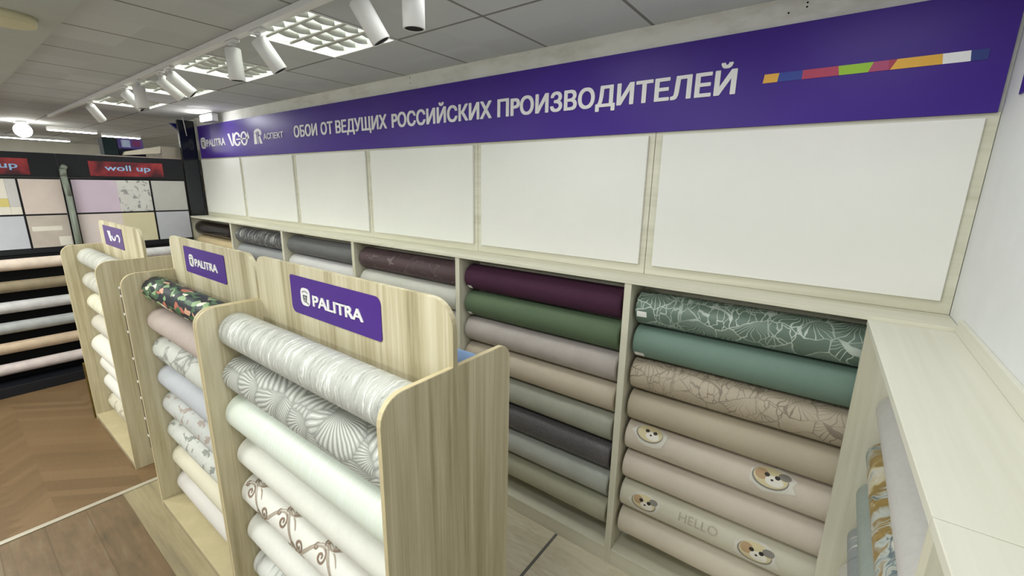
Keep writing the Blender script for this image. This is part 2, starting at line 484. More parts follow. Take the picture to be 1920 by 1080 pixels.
        vine = k.math('LESS_THAN', k.math('ABSOLUTE', k.math('SINE', k.math('ADD', k.math('MULTIPLY', su.outputs[1], 17.0), sn))), 0.17)
        t = k.math('MAXIMUM', ring, vine)
        k.col(k.mix(t, base, cols)); k.bump(t, 0.3, 0.002)
    elif kind == 'tree':
        w1 = k.warp(uv, 12, 0.09, 3)
        t = k.noise(k.map(w1, (16, 26, 1)), 1, 4, 0.65)
        t2 = k.noise(uv, 6, 2)
        ln_ = k.math('MULTIPLY', k.math('GREATER_THAN', t, 0.56), k.math('GREATER_THAN', t2, 0.44))
        k.col(k.mix(k.math('MULTIPLY', ln_, 0.85), base, cols))
    elif kind == 'leafy':
        w1 = k.warp(uv, 9, 0.12, 2)
        p = k.map(w1, (10, 16, 1)); e = k.vor(p, 1.0, 'DISTANCE_TO_EDGE')
        vo = k.vor(p, 1.0, out='Color'); s_ = k.t.nodes.new('ShaderNodeSeparateColor'); k.link(vo, s_.inputs[0])
        t = k.ramp(e, [(0.0, (1,) * 3 + (1,)), (0.05, (.9,) * 3 + (1,)), (0.2, (0,) * 3 + (1,))])
        t = k.math('MULTIPLY', t, k.math('GREATER_THAN', s_.outputs[1], 0.45))
        k.col(k.mix(k.math('MULTIPLY', t, 0.9), base, cols)); k.bump(t, 0.3, 0.002)
    elif kind == 'marble':
        w1 = k.warp(uv, 4.5, 0.3, 3)
        t = k.noise(k.map(w1, (6.5, 3.5, 1)), 1, 4, 0.55, 0.8)
        k.col(k.ramp(t, [(0.30, '#3d474f'), (0.37, '#8d9aa0'), (0.42, '#dfe0d6'), (0.46, '#62737b'), (0.50, '#c9cfca'), (0.54, '#9a8049'), (0.59, '#a98f58'), (0.64, '#d9cca6'), (0.70, '#e6e3da'), (0.78, '#7f9296')]))
    return k.m


PAP = {}


def pm(key, *a, **kw):
    if key not in PAP: PAP[key] = paper('wallpaper_' + key, *a, **kw)
    return PAP[key]


# ------------------------------------------------------------------ room shell
ZC = 2.82
TX, TS, TY, TYS = -1.796, 0.5883, -0.5361, 0.5583
bm = NB()
lamp_cells = [(-1, 0), (-3, 0), (-5, 0), (-7, 0)]
xs = [0.05] + [TX + i * TS for i in range(3, -24, -1) if TX + i * TS < 0.0]
ys = [0.05, TY, TY - TYS, TY - 2 * TYS]
ncol = {}
for i in range(len(xs) - 1):
    for j in range(3):
        xa, xb = xs[i], xs[i + 1]
        kx = round((xa - TX) / TS)
        if j == 1 and (kx + 0, 0) in [(-1, 0), (-3, 0), (-5, 0), (-7, 0)]: continue
        vs = [bm.verts.new(p) for p in ((xa, ys[j], ZC), (xb, ys[j], ZC), (xb, ys[j + 1], ZC), (xa, ys[j + 1], ZC))]
        bm.faces.new(vs)
bmesh.ops.remove_doubles(bm, verts=bm.verts, dist=0.0005)
struct('ceiling', bm, M['ceiling'])
struct('ceiling', box((-16, -7.0, ZC - 0.03), (0.0, ys[3], ZC + 0.03)), M['soffit'])
struct('ceiling', box((-16, ys[3], ZC), (xs[-1], 3.0, ZC + 0.03)), M['ceiling'])
struct('ceiling', box((xs[-1], 0.05, ZC), (-6.92, 3.0, ZC + 0.03)), M['ceiling'])

struct('soffit_shadow_strip', box((-16, ys[3], ZC - 0.012), (0.0, ys[3] + 0.012, ZC - 0.0005)), plain('soffit_shadow_line', '#77766f', 0.8))  # dark strip that draws the shadow line along the soffit edge
struct('floor', box((-14.0, -7.0, -0.04), (-4.0, 3.0, 0.0)), M['chevron'])
struct('floor', box((-4.0, -7.0, -0.04), (0.0, -1.72, 0.0)), M['planks'])
struct('floor', box((-4.0, -1.72, -0.04), (0.0, -1.5, 0.0005)), M['light_plank'])
struct('floor', box((-4.0, -1.5, -0.04), (0.0, 0.0, 0.0)), M['tile'])
struct('trim_1', box((-4.02, -7.0, 0.0), (-3.985, -0.9, 0.008), 0.003), M['threshold'])
bm = NB(); abox(bm, (-6.92, 0.0, -0.04), (0.06, 0.12, ZC + 0.02))
struct('wall_back', bm, M['raw'])
struct('wall_right', box((0.0, -7.0, -0.04), (0.12, 0.0, ZC + 0.02)), M['white_wall'])
struct('wall_left', box((-14.2, -7.0, -0.04), (-14.0, 3.0, ZC)), M['wall'])
struct('wall_far', box((-14.0, 3.0, -0.04), (-6.92, 3.1, ZC)), M['wall'])

# ------------------------------------------------------------------ main wall rack
PT = 1.14; UX0 = -1.1475; DS = 0.211; ZS = 1.647
rack = thing('wall_rack', (-3.4, -0.1, 0), 'long pale wood rack of wallpaper bays along the back wall under the purple sign', 'rack')
for i in range(6):
    ux = UX0 - i * PT
    if i < 5:
        newmesh('upright', box((ux - 0.018, -DS, 0), (ux + 0.018, -0.012, ZS - 0.018), 0.002), M['rack'], rack)
newmesh('upright', box((-6.90, -DS, 0), (-6.865, -0.012, ZS - 0.018), 0.002), M['rack'], rack)
newmesh('upright', box((-0.03, -0.19, 0), (-0.002, -0.012, ZS - 0.018), 0.002), M['rack'], rack)
newmesh('top_shelf', box((-6.90, -DS - 0.004, ZS - 0.018), (-0.002, -0.012, ZS), 0.002), M['rackx'], rack)
edges = [-6.865] + [UX0 - i * PT for i in range(4, -1, -1)] + [-0.03]
for i in range(6):
    a = edges[i] + (0.018 if i else 0.0); b = edges[i + 1] - (0.018 if i < 5 else 0.0)
    bm = NB(); abox(bm, (a, -DS + 0.004, 0.0), (b, -DS + 0.02, 0.082), 0.001); abox(bm, (a, -DS + 0.003, 0.082), (b, -0.012, 0.098), 0.002)
    newmesh('base_board', bm, M['rackx'], rack)
newmesh('back_board', box((-6.89, -0.011, 0.05), (-0.004, -0.0005, ZS - 0.02)), M['rack'], rack)
for i in range(6):
    xr = -0.0075 - (5 - i) * PT; xl = xr - PT + 0.003
    if i == 5: xr = -0.002
    if i == 0: xl = -6.86
    newmesh('backing_board', box((xl, -0.0115, ZS), (xr, -0.0005, 2.345), 0.001), M['rackx'], rack)

# white sample panels on the backing
desc = ['far left white sample panel beside the dark glossy end board', 'second white sample panel from the left end of the back wall',
        'third white sample panel from the left on the back wall', 'white sample panel fourth from the left, above the plum patterned roll bay',
        'large white sample panel left of the last one, second nearest the right corner', 'largest white sample panel at the right corner above the green roll bay']
for i in range(6):
    xr = -0.0358 - (5 - i) * PT; xl = xr - 1.0704
    o = newmesh('blank_canvas', box((xl, -0.027, 1.696), (xr, -0.012, 2.3265), 0.002), M['white_panel'], loc=((xl + xr) / 2, -0.02, 1.696))
    tag(o, desc[i], 'panel', 'white sample panels on the back wall')

# purple sign along the wall
sg = newmesh('sign_board', box((-6.80, -0.024, 2.3415), (-0.012, -0.0005, 2.716), 0.001), M['purple'], loc=(-3.4, -0.012, 2.34))
tag(sg, 'long purple sign board with white lettering along the top of the back wall', 'sign')
YT = -0.0242
for body, a, b in [('ОБОИ', -4.515, -4.118), ('ОТ', -4.062, -3.876), ('ВЕДУЩИХ', -3.836, -3.164), ('РОССИЙСКИХ', -3.108, -2.160), ('ПРОИЗВОДИТЕЛЕЙ', -2.116, -0.814)]:
    letters('lettering', body, a, b, 2.478, 0.101, YT, M['white_letter'], sg, 0.045)
# colour strip
cols = ['#e6b04a', '#31459a', '#b8405f', '#9cc832', '#b0476f', '#a8324f', '#e8b23f', '#f2f2f0', '#2c3a80']
bx = [-0.712, -0.660, -0.578, -0.462, -0.367, -0.317, -0.303, -0.176, -0.108, -0.066]
sl = [0.004, 0.004, 0.0, -0.006, 0.012, -0.003, 0.016, -0.004, -0.004, 0.0]
for i in range(9):
    pts = [(bx[i] - sl[i] / 2, 2.508), (bx[i + 1] - sl[i + 1] / 2, 2.508), (bx[i + 1] + sl[i + 1] / 2, 2.541), (bx[i] + sl[i] / 2, 2.541)]
    newmesh('colour_patch', xz_slab(NB(), pts, YT, YT - 0.002), plain('sign_colour_patch', cols[i], 0.45, var=0.04), sg)


def emblem(xa, za, w_, h_, y, parent, marks=True):
    e = newmesh('emblem', xz_slab(NB(), rrect(xa, za, xa + w_, za + h_, (w_ * .32,) * 4), y, y - 0.002), M['white_letter'], parent)
    if marks:
        bm = NB(); y1 = y - 0.0021; y2 = y - 0.003

        def stroke(p, q, t):
            p = Vector((p[0], p[1])); q = Vector((q[0], q[1])); d = (q - p).normalized(); n = Vector((-d.y, d.x)) * t / 2
            xz_slab(bm, [(xa + a.x * w_, za + a.y * h_) for a in (p - n, q - n, q + n, p + n)], y1, y2)
        arc = [(0.2 + 0.6 * i / 6, 0.66 + 0.17 * math.sin(PI * (0.15 + 0.7 * i / 6))) for i in range(7)]
        for i in range(6): stroke(arc[i], arc[i + 1], 0.045)
        stroke((0.27, 0.56), (0.72, 0.56), 0.10); stroke((0.27, 0.44), (0.70, 0.44), 0.05); stroke((0.3, 0.36), (0.70, 0.36), 0.05)
        stroke((0.3, 0.56), (0.36, 0.3), 0.07); stroke((0.66, 0.6), (0.6, 0.26), 0.07); stroke((0.33, 0.26), (0.62, 0.22), 0.06); stroke((0.58, 0.24), (0.85, 0.14), 0.06)
        newmesh('emblem_drawing', bm, M['grey_mark'], e)
    return e


emblem(-6.745, 2.452, 0.15, 0.128, YT, sg)
letters('lettering', 'PALITRA', -6.57, -6.04, 2.472, 0.085, YT, M['white_letter'], sg, 0.03)
# VOG logo: V, two joined bowls and a bar
bm = NB()


def arc_band(bm, cx, cz, rx, rz, a0, a1, t, y, n=18):
    pts_o = []; pts_i = []
    for i in range(n + 1):
        a = a0 + (a1 - a0) * i / n
        pts_o.append((cx + rx * math.cos(a), cz + rz * math.sin(a))); pts_i.append((cx + (rx - t) * math.cos(a), cz + (rz - t * 0.45) * math.sin(a)))
    for i in range(n):
        xz_slab(bm, [pts_o[i], pts_o[i + 1], pts_i[i + 1], pts_i[i]], y, y - 0.002)


xz_slab(bm, [(-5.955, 2.588), (-5.91, 2.588), (-5.845, 2.455), (-5.875, 2.455)], YT, YT - .002)
xz_slab(bm, [(-5.845, 2.455), (-5.82, 2.46), (-5.80, 2.588), (-5.83, 2.588)], YT, YT - .002)
arc_band(bm, -5.725, 2.52, 0.095, 0.072, 0.35, 2 * PI - 0.5, 0.045, YT)
arc_band(bm, -5.555, 2.52, 0.085, 0.072, 0.0, 2 * PI, 0.04, YT)
abox(bm, (-5.75, YT - .002, 2.512), (-5.44, YT, 2.524)); xz_slab(bm, [(-5.49, 2.524), (-5.43, 2.524), (-5.455, 2.585)], YT, YT - .002)
newmesh('logo', bm, M['white_letter'], sg)
bm = NB()
arc_band(bm, -5.235, 2.555, 0.085, 0.043, -0.6, PI, 0.055, YT)
xz_slab(bm, [(-5.33, 2.452), (-5.265, 2.452), (-5.265, 2.56), (-5.32, 2.56)], YT, YT - .002)
xz_slab(bm, [(-5.245, 2.452), (-5.232, 2.452), (-5.232, 2.575), (-5.245, 2.575)], YT, YT - .002)
xz_slab(bm, [(-5.222, 2.515), (-5.19, 2.535), (-5.15, 2.452), (-5.205, 2.452)], YT, YT - .002)
newmesh('logo', bm, M['white_letter'], sg)
letters('lettering', 'АСПЕКТ', -5.115, -4.715, 2.488, 0.056, YT, M['white_letter'], sg, 0.03)

# second purple sign, on the right wall
o = newmesh('sign_board', box((-0.006, -3.2, 2.368), (-0.0005, -0.188, 2.75), 0.001), M['purple'], loc=(-0.012, -1.2, 2.376))
tag(o, 'purple sign edge on the right wall at the frame border', 'sign')

# dark glossy end board left of the wall unit
o = newmesh('end_board', box((-6.915, -0.20, ZS + 0.001), (-6.862, -0.03, 2.78), 0.006), M['dark_gloss'], loc=(-6.89, -0.11, ZS))
tag(o, 'dark glossy upright board at the left end of the wall rack', 'board')

# ------------------------------------------------------------------ rolls


def roll_mesh(name, r, L, mat, seg=40, nl=10):
    bm = NB(); uvl = bm.loops.layers.uv.new('UVMap')
    prof = [(0.0, r - 0.012), (0.003, r - 0.004), (0.010, r)] + [(L * i / nl, r) for i in range(1, nl)] + [(L - 0.010, r), (L - 0.003, r - 0.004), (L, r - 0.012)]
    rings = []
    ph = rnd.random() * 6
    for (u, rr) in prof:
        ring = []
        for s in range(seg + 1):
            a = 2 * PI * s / seg
            q = rr + 0.0022 * s / seg + 0.0006 * math.sin(u * 7 + ph)
            aa = a - 0.6
            ring.append((bm.verts.new((u - L / 2, q * math.cos(aa), q * math.sin(aa))), u, a * r))
        rings.append(ring)
    for i in range(len(rings) - 1):
        for s in range(seg):
            q = (rings[i][s], rings[i + 1][s], rings[i + 1][s + 1], rings[i][s + 1])
            f = bm.faces.new([t[0] for t in q]); f.smooth = True
            for lp, t in zip(f.loops, q): lp[uvl].uv = (t[1], t[2])
    # lap edge of the paper, end faces down to the core
    for i in range(len(rings) - 1):
        f = bm.faces.new((rings[i][0][0], rings[i + 1][0][0], rings[i + 1][seg][0], rings[i][seg][0]))
    for ring, sg_ in ((rings[0], 1), (rings[-1], -1)):
        u = ring[0][0].co.x
        inn = [bm.verts.new((u, 0.024 * math.cos(2 * PI * s / seg - 0.6), 0.024 * math.sin(2 * PI * s / seg - 0.6))) for s in range(seg + 1)]
        for s in range(seg): bm.faces.new((ring[s][0], ring[s + 1][0], inn[s + 1], inn[s]))
    bmesh.ops.recalc_face_normals(bm, faces=bm.faces)
    me = bpy.data.meshes.new(name); bm.to_mesh(me); bm.free(); me.materials.append(mat)
    return me


def roll(cx, cy, cz, L, r, mat, label, group, axis='x', tagpos=None, spin=0.0, name='wallpaper_roll'):
    me = roll_mesh(name, r, L, mat)
    o = bpy.data.objects.new(name, me); COL.objects.link(o); o.location = (cx, cy, cz)
    o.rotation_euler = (spin, 0, 0) if axis == 'x' else (0, 0, PI / 2)
    tag(o, label, 'wallpaper roll', group)
    bm = NB(); cyl(bm, (-L / 2 - 0.006, 0, 0), (L / 2 + 0.006, 0, 0), 0.0235, seg=16)
    c = bpy.data.meshes.new('core_tube'); bmesh.ops.recalc_face_normals(bm, faces=bm.faces); bm.to_mesh(c); bm.free(); c.materials.append(M['cardboard'])
    k_ = bpy.data.objects.new('core_tube', c); COL.objects.link(k_); k_.parent = o
    if tagpos:
        u, a0, wd, hh = tagpos
        curved(o, [(u, 0), (u + wd, 0.002), (u + wd - 0.002, hh), (u + 0.001, hh)], a0 - spin, r, L, M['tag'], 'price_tag')
    return o


def curved(parent, pts, a0, r, L, mat, name, lift=0.003, mirror=False, sub=4):
    """patch glued on a roll: pts (u from the left end, arc metres upward from angle a0; a0 = angle in the yz plane)"""
    n = len(pts)
    bm = NB()
    # triangulate in the flat first, subdivide so it follows the curve
    vs = [bm.verts.new((p[0], p[1], 0)) for p in pts]
    f = bm.faces.new(vs)
    bmesh.ops.triangulate(bm, faces=[f])
    for _ in range(sub):
        lng = [e for e in bm.edges if e.calc_length() > 0.012]
        if not lng: break
        bmesh.ops.subdivide_edges(bm, edges=lng, cuts=1)
        bmesh.ops.triangulate(bm, faces=[f for f in bm.faces if len(f.verts) > 3])
    for v in bm.verts:
        a = a0 - v.co.y / r
        q = r + lift
        v.co = Vector((v.co.x - L / 2, q * math.cos(a), q * math.sin(a)))
    me = bpy.data.meshes.new(name); bmesh.ops.recalc_face_normals(bm, faces=bm.faces); bm.to_mesh(me); bm.free(); me.materials.append(mat)
    for p in me.polygons: p.use_smooth = True
    o = bpy.data.objects.new(name, me); COL.objects.link(o); o.parent = parent
    return o


def ell(cu, cv, ru, rv, n=20, jag=0.0, seed=0):
    rr = random.Random(seed)
    return [(cu + ru * (1 + jag * rr.uniform(-1, 1)) * math.cos(2 * PI * i / n), cv + rv * (1 + jag * rr.uniform(-1, 1)) * math.sin(2 * PI * i / n)) for i in range(n)]


FRONT = PI  # angle of the -y side of a roll lying along x

# --- bays of the wall rack; rolls listed from the top
RR = 0.0815
ZROW = [1.500, 1.325, 1.150, 0.973, 0.797, 0.621, 0.446, 0.270]
YR = -0.105
B6 = [('green_line', dict(c='#66796d', kind='lineart', cols='#c2cdc4', rough=0.4), 'green wallpaper roll with silver line drawn leaves, top of the rightmost bay'),
      ('sage', dict(c='#728a7e', rough=0.6, var=0.05), 'plain sage green roll below the silver patterned green roll'),
      ('beige_line', dict(c='#b9ac99', kind='lineart', cols='#857a6c', rough=0.5), 'beige roll with brown line drawn leaves, third down in the rightmost bay'),
      ('sand', dict(c='#bbb09b', rough=0.6, var=0.03), 'plain sand beige roll directly below the line drawn beige roll'),
      ('blush', dict(c='#d6cabd', rough=0.6, var=0.04), 'pinkish beige roll printed with two animal faces peeking out at its top'),
      ('blush_plain', dict(c='#d9cdc1', rough=0.6, var=0.03), 'plain pinkish beige roll between the two animal face rolls'),
      ('pale_grey', dict(c='#d6d2c1', rough=0.55, var=0.03), 'pale grey beige roll with animal faces and faint hello lettering'),
      ('cream', dict(c='#ddd3c3', rough=0.6, var=0.03), 'plain cream roll at the bottom of the rightmost bay')]
B5 = [('plum', dict(c='#43253a', kind='linen', cols='#533246', rough=0.8, spec=0.2), 'dark plum roll on top of the bay left of the rightmost one'),
      ('forest', dict(c='#55684f', kind='linen', cols='#6c7d63', rough=0.75), 'dark forest green roll under the plum roll'),
      ('lilac_grey', dict(c='#b3aaa6', var=0.09, rough=0.6), 'lilac grey roll under the dark forest green roll'),
      ('oat', dict(c='#c3b7a5', rough=0.55, var=0.05), 'warm oat beige roll under the lilac grey roll, second bay from the right corner'),
      ('moss_silver', dict(c='#a3a497', rough=0.42, var=0.08), 'greenish silver roll just above the black glitter roll'),
      ('glitter', dict(c='#5a575a', kind='glitter', cols='#d5d2d6', rough=0.4), 'charcoal glitter roll low in the second bay from the right corner'),
      ('silver', dict(c='#a9aca6', kind='linen', cols='#c6c9c4', rough=0.4), 'silver grey roll just below the charcoal glitter roll'),
      ('sage_grey', dict(c='#b1b09c', rough=0.55, var=0.05), 'pale sage grey roll at the bottom, two below the charcoal glitter roll')]
B4 = [('aubergine', dict(c='#564549', kind='curl', cols='#8f8080', rough=0.65), 'brown aubergine roll with thin curls, top of the bay behind the front stand sign'),
      ('pale_stone', dict(c='#c9c8c0', rough=0.55, var=0.05), 'pale stone grey roll under the brown aubergine curl roll'),
      ('pale_lilac', dict(c='#c2bcb8', rough=0.55, var=0.05), 'pale lilac grey roll two below the aubergine curl roll'),
      ('stone_b', dict(c='#b9b5aa', rough=0.55), 'stone grey roll three below the aubergine curl roll')]
B3 = [('slate', dict(c='#6b6c6d', kind='linen', cols='#7c7d7e', rough=0.7), 'slate grey roll on top of the bay right of the charcoal streaked roll'),
      ('white_lilac', dict(c='#d2d0d0', rough=0.55, var=0.03), 'white lilac roll under the slate grey roll')]
B2 = [('charcoal', dict(c='#5b5c60', kind='crinkle', cols='#43444a', rough=0.6), 'charcoal streaked roll on top of the second bay from the left end'),
      ('mid_grey', dict(c='#97999b', kind='linen', cols='#a8aaac', rough=0.65), 'mid grey roll under the charcoal streaked roll')]
B1 = [('black_brown', dict(c='#1d1512', rough=0.3, var=0.3), 'glossy black brown roll on top of the far left rack bay'),
      ('biscuit', dict(c='#c9b48e', rough=0.55), 'biscuit beige roll under the glossy black brown roll')]
PAP['charcoal'] = None; del PAP['charcoal']
for bi, (rows, xr) in enumerate([(B6, -0.03), (B5, UX0 - .018), (B4, UX0 - PT - .018), (B3, UX0 - 2 * PT - .018), (B2, UX0 - 3 * PT - .018), (B1, UX0 - 4 * PT - .018)]):
    xl = UX0 - bi * PT + .018 if bi < 5 else -6.865
    for ri, (key, kw, lab) in enumerate(rows):
        L = xr - xl - 0.03
        L = min(L, 1.065)
        m = pm(key, **kw)
        tp = None
        if bi == 0 and ri in (0, 1, 7): tp = (0.012, FRONT - (0.5 if ri == 0 else 0.0), 0.05, 0.03)
        if bi == 1 and ri in (0, 1): tp = (0.02, FRONT + 0.05, 0.035, 0.03)
        if bi == 2 and ri == 0: tp = (0.04, FRONT + 0.6, 0.03, 0.025)
        if bi == 4 and ri == 0: tp = (0.04, FRONT + 0.6, 0.03, 0.025)
        xc = xl + 0.016 + L / 2 if bi else (xl + 0.016 + L / 2)
        o = roll(xc, YR, ZROW[ri], L, RR, m, lab, 'rolls in the wall rack', tagpos=tp, spin=-0.9)
        o.rotation_euler = (0, 0, 0)
        if bi == 0 and ri == 4: FACE1 = (o, L)
        if bi == 0 and ri == 6: FACE2 = (o, L)

# printed animal faces on two rolls
FM = dict(paper=plain('torn_white_print', '#dcd8ce', 0.6), cream=plain('face_cream', '#d9cda6', 0.6), dark=plain('face_dark', '#2c2620', 0.5), grey=plain('face_grey', '#8b8680', 0.6), tan=plain('face_tan', '#bd9f7c', 0.6), white=plain('face_white', '#ebe7dd', 0.6))


def face(o, L, cu, a0, flip=1, tanside=True, big=1.0):
    P = lambda pts, m, n, lift: curved(o, pts, a0, RR, L, m, n, lift)
    P(ell(cu, 0, .088 * big, .055 * big, 14, 0.16, int(cu * 100)), FM['paper'], 'printed_motif', .0030)
    P(ell(cu - .005 * flip, .004, .068 * big, .043 * big, 22), FM['grey'], 'printed_motif', .0034)
    P(ell(cu - .004 * flip, .008, .063 * big, .040 * big, 22), FM['cream'], 'printed_motif', .0038)
    if tanside:
        P(ell(cu - .036 * flip * big, .014, .026 * big, .022 * big, 14), FM['tan'], 'printed_motif', .0042)
        P(ell(cu + .046 * flip * big, .026, .024 * big, .015 * big, 9), FM['grey'], 'printed_motif', .0042)
    P(ell(cu + .012 * flip, -.004, .034 * big, .020 * big, 14), FM['white'], 'printed_motif', .0045)
    P(ell(cu - .018, .016, .0105, .0085, 12), FM['dark'], 'printed_motif', .0050)
    P(ell(cu + .022, .014, .0105, .0085, 12), FM['dark'], 'printed_motif', .0050)
    P(ell(cu + .003, -.001, .006, .0045, 8), FM['dark'], 'printed_motif', .0050)


face(FACE1[0], FACE1[1], 0.13, FRONT - 0.72, 1, False)
face(FACE1[0], FACE1[1], 0.67, FRONT - 0.62, 1, True, 1.05)
face(FACE2[0], FACE2[1], 0.14, FRONT - 0.15, 1, True, 0.95)
face(FACE2[0], FACE2[1], 0.66, FRONT - 0.15, 1, True, 1.05)
vs, fs = text_bm('HELLO')
bm = bmesh.new(); bv = [bm.verts.new(v) for v in vs]
for f in fs: bm.faces.new([bv[i] for i in f])
o7, L7 = FACE2
bmesh.ops.subdivide_edges(bm, edges=[e for e in bm.edges if e.calc_length() > 0.12], cuts=3)
for v in bm.verts:
    a = FRONT - 0.12 - v.co.y * 0.06 / RR; q = RR + 0.0032
    v.co = Vector((0.31 + v.co.x * 0.062 - L7 / 2, q * math.cos(a), q * math.sin(a)))
me = bpy.data.meshes.new('lettering'); bm.to_mesh(me); bm.free(); me.materials.append(plain('faint_lettering', '#bfb5a5', 0.6))
lt = bpy.data.objects.new('lettering', me); COL.objects.link(lt); lt.parent = o7

# ------------------------------------------------------------------ corner counter along the right wall
ct = thing('corner_counter', (-0.1, -1.2, 0), 'pale wood counter with rolls under it along the right white wall', 'counter')
ZK = 1.632
XF = lambda y: -0.240 + (-0.192 - 0.2) * 0 + 0.039 * (-(y + 0.2)) / 1.25


def kslab(y0, y1, z0, z1, name, mat, xw=-0.003, inset=0.0):
    bm = NB()
    pts = [(XF(y0) + inset, y0), (XF(y1) + inset, y1), (xw, y1), (xw, y0)]
    prism(bm, ([(x, y, z0) for x, y in pts], [(x, y, z1) for x, y in pts]), 0, 0.0015)
    return newmesh(name, bm, mat, ct)


kslab(-0.2158, -1.405, ZK - 0.02, ZK, 'countertop', M['racky'])
kslab(-1.407, -2.05, ZK - 0.02, ZK, 'countertop', M['racky'])
kslab(-0.2162, -0.235, 0, ZK - 0.0205, 'end_panel', M['rack'], inset=0.002)
kslab(-1.385, -1.422, 0, ZK - 0.0205, 'divider', M['rack'], inset=0.004)
kslab(-2.03, -2.05, 0, ZK - 0.0205, 'end_panel', M['rack'], inset=0.002)
kslab(-0.236, -1.384, 0.0, 0.09, 'base_board', M['rackx'], inset=0.004)
newmesh('upstand', box((-0.012, -2.05, ZK + 0.0005), (-0.0005, -0.222, 1.678), 0.001), M['racky'], ct)
KR = [('lilac_white', dict(c='#cfccca', var=0.05, fine=60, rough=0.6), 'white lilac roll lying nearest the top under the corner counter'),
      ('marble_gold', dict(c='#cfc7b0', kind='marble', rough=0.35), 'gold and slate marbled roll under the corner counter'),
      ('aqua_grey', dict(c='#a9b3ae', var=0.08, fine=50, rough=0.6), 'aqua grey mottled roll below the gold marbled roll'),
      ('steel_blue', dict(c='#a4abaf', kind='bands', cols='#8f979c', rough=0.5), 'blue grey banded roll below the aqua mottled roll'),
      ('chalk', dict(c='#dcdad4', rough=0.6), 'chalk white roll lowest in view under the corner counter')]
for i, (key, kw, lab) in enumerate(KR):
    y0 = -0.25; L = 1.06
    roll(-0.098 - (0.002 if i else 0), y0 - L / 2 - 0.02 * (i % 2), [1.322, 1.145, 0.967, 0.79, 0.612][i], L, 0.068, pm(key, **kw), lab, 'rolls under the corner counter', axis='y')

# ------------------------------------------------------------------ free standing display stands
YF0, YB0, YM = -1.588, -1.040, -1.313
HS = 1.545


def stand(x0, x1, hx0, label, logo, plate, htop=1.752, faded=False):
    """x0..x1 outer faces of the side panels; hx0: left end of the tall header"""
    t = thing('display_stand', ((x0 + x1) / 2, -1.3, 0), label, 'display stand', 'oak wallpaper stands')
    th = 0.018
    for xa, xb in ((x0, x0 + th), (x1 - th, x1)):
        out = rrect(YF0, 0.0, YB0, HS, (0.0, 0.0, 0.055, 0.075))
        o = newmesh('side_panel', yz_slab(NB(), out, xa, xb, 0, 0.0012), M['stand'], t)
        # pale banding strip along the rounded edge
        bm = NB()
        path = [p for p in out]
        n = len(path)
        cx = (xa + xb) / 2
        vs = []
        for (y, z) in path:
            cy_, cz_ = (YF0 + YB0) / 2, HS / 2
            vs.append((y, z))
        # outward offset of the outline
        off = rrect(YF0 - 0.001, 0.0, YB0 + 0.001, HS + 0.001, (0.0, 0.0, 0.056, 0.076))
        for i in range(n - 1):
            a, b, c, d = vs[i], vs[i + 1], off[i + 1], off[i]
            if (Vector(a) - Vector(b)).length < 1e-4: continue
            if i == 0: continue
            prism(bm, ([(xa + .001, a[0], a[1]), (xa + .001, b[0], b[1]), (xa + .001, c[0], c[1]), (xa + .001, d[0], d[1])], [(xb - .001, a[0], a[1]), (xb - .001, b[0], b[1]), (xb - .001, c[0], c[1]), (xb - .001, d[0], d[1])]))
        i = n - 1
        a, b, c, d = vs[i], vs[0], off[0], off[i]
        prism(bm, ([(xa + .001, a[0], a[1]), (xa + .001, b[0], b[1]), (xa + .001, c[0], c[1]), (xa + .001, d[0], d[1])], [(xb - .001, a[0], a[1]), (xb - .001, b[0], b[1]), (xb - .001, c[0], c[1]), (xb - .001, d[0], d[1])]))
        newmesh('edge_band', bm, M['stand_edge'], o)
    # centre board: between the sides below, a wider rounded header above them
    hd = rrect(hx0, HS + .0005, x1, htop, (0, 0, 0.09, 0.055), 8)
    outl = [(x1 - th - .0005, 0.046), (x1 - th - .0005, HS + .0005)] + hd[1:] + [hd[0], (x0 + th + .0005, HS + .0005), (x0 + th + .0005, 0.046)]
    newmesh('centre_board', xz_slab(NB(), outl, YM - .009, YM + .009, 0, 0.0), M['stand'], t)
    bm = NB(); abox(bm, (x0 + th + .001, YF0 + .002, 0.0), (x1 - th - .001, YF0 + .018, 0.026))
    newmesh('plinth_front', bm, M['plinth_front'], t)
    newmesh('plinth_board', box((x0 + th + .001, YF0 + .001, 0.027), (x1 - th - .001, YB0 - .002, 0.045), 0.002), M['beige_plinth'], t)
    px0, px1, pz0, pz1, rs = plate
    pl = newmesh('sign_plate', xz_slab(NB(), rrect(px0, pz0, px1, pz1, rs), YM - .0095, YM - .0125), M['purple_faded'] if faded else M['purple_plate'], t)
    W = px1 - px0; H = pz1 - pz0
    y = YM - .0127
    if logo == 'PALITRA':
        emblem(px0 + .135 * W, pz0 + .27 * H, .115 * W, .46 * H, y, pl)
        letters('lettering', 'PALITRA', px0 + .285 * W, px0 + .835 * W, pz0 + .325 * H, .30 * H, y, M['white_letter'], pl, 0.05)
    else:
        bm = NB(); s = 0.6 * H
        xo = px0 + .24 * W; zo = pz0 + .27 * H
        xz_slab(bm, [(xo, zo + .5 * H), (xo + .09, zo + .5 * H), (xo + .10, zo), (xo + .055, zo)], y, y - .002)
        arc_band(bm, xo + .175, zo + .26 * H, .065, .21 * H, PI * 0.95, 2 * PI + 0.2, .032, y)
        arc_band(bm, xo + .30, zo + .22 * H, .055, .2 * H, -1.2, PI * 0.8, .03, y)
        newmesh('logo', bm, M['white_letter'], pl)
    return t


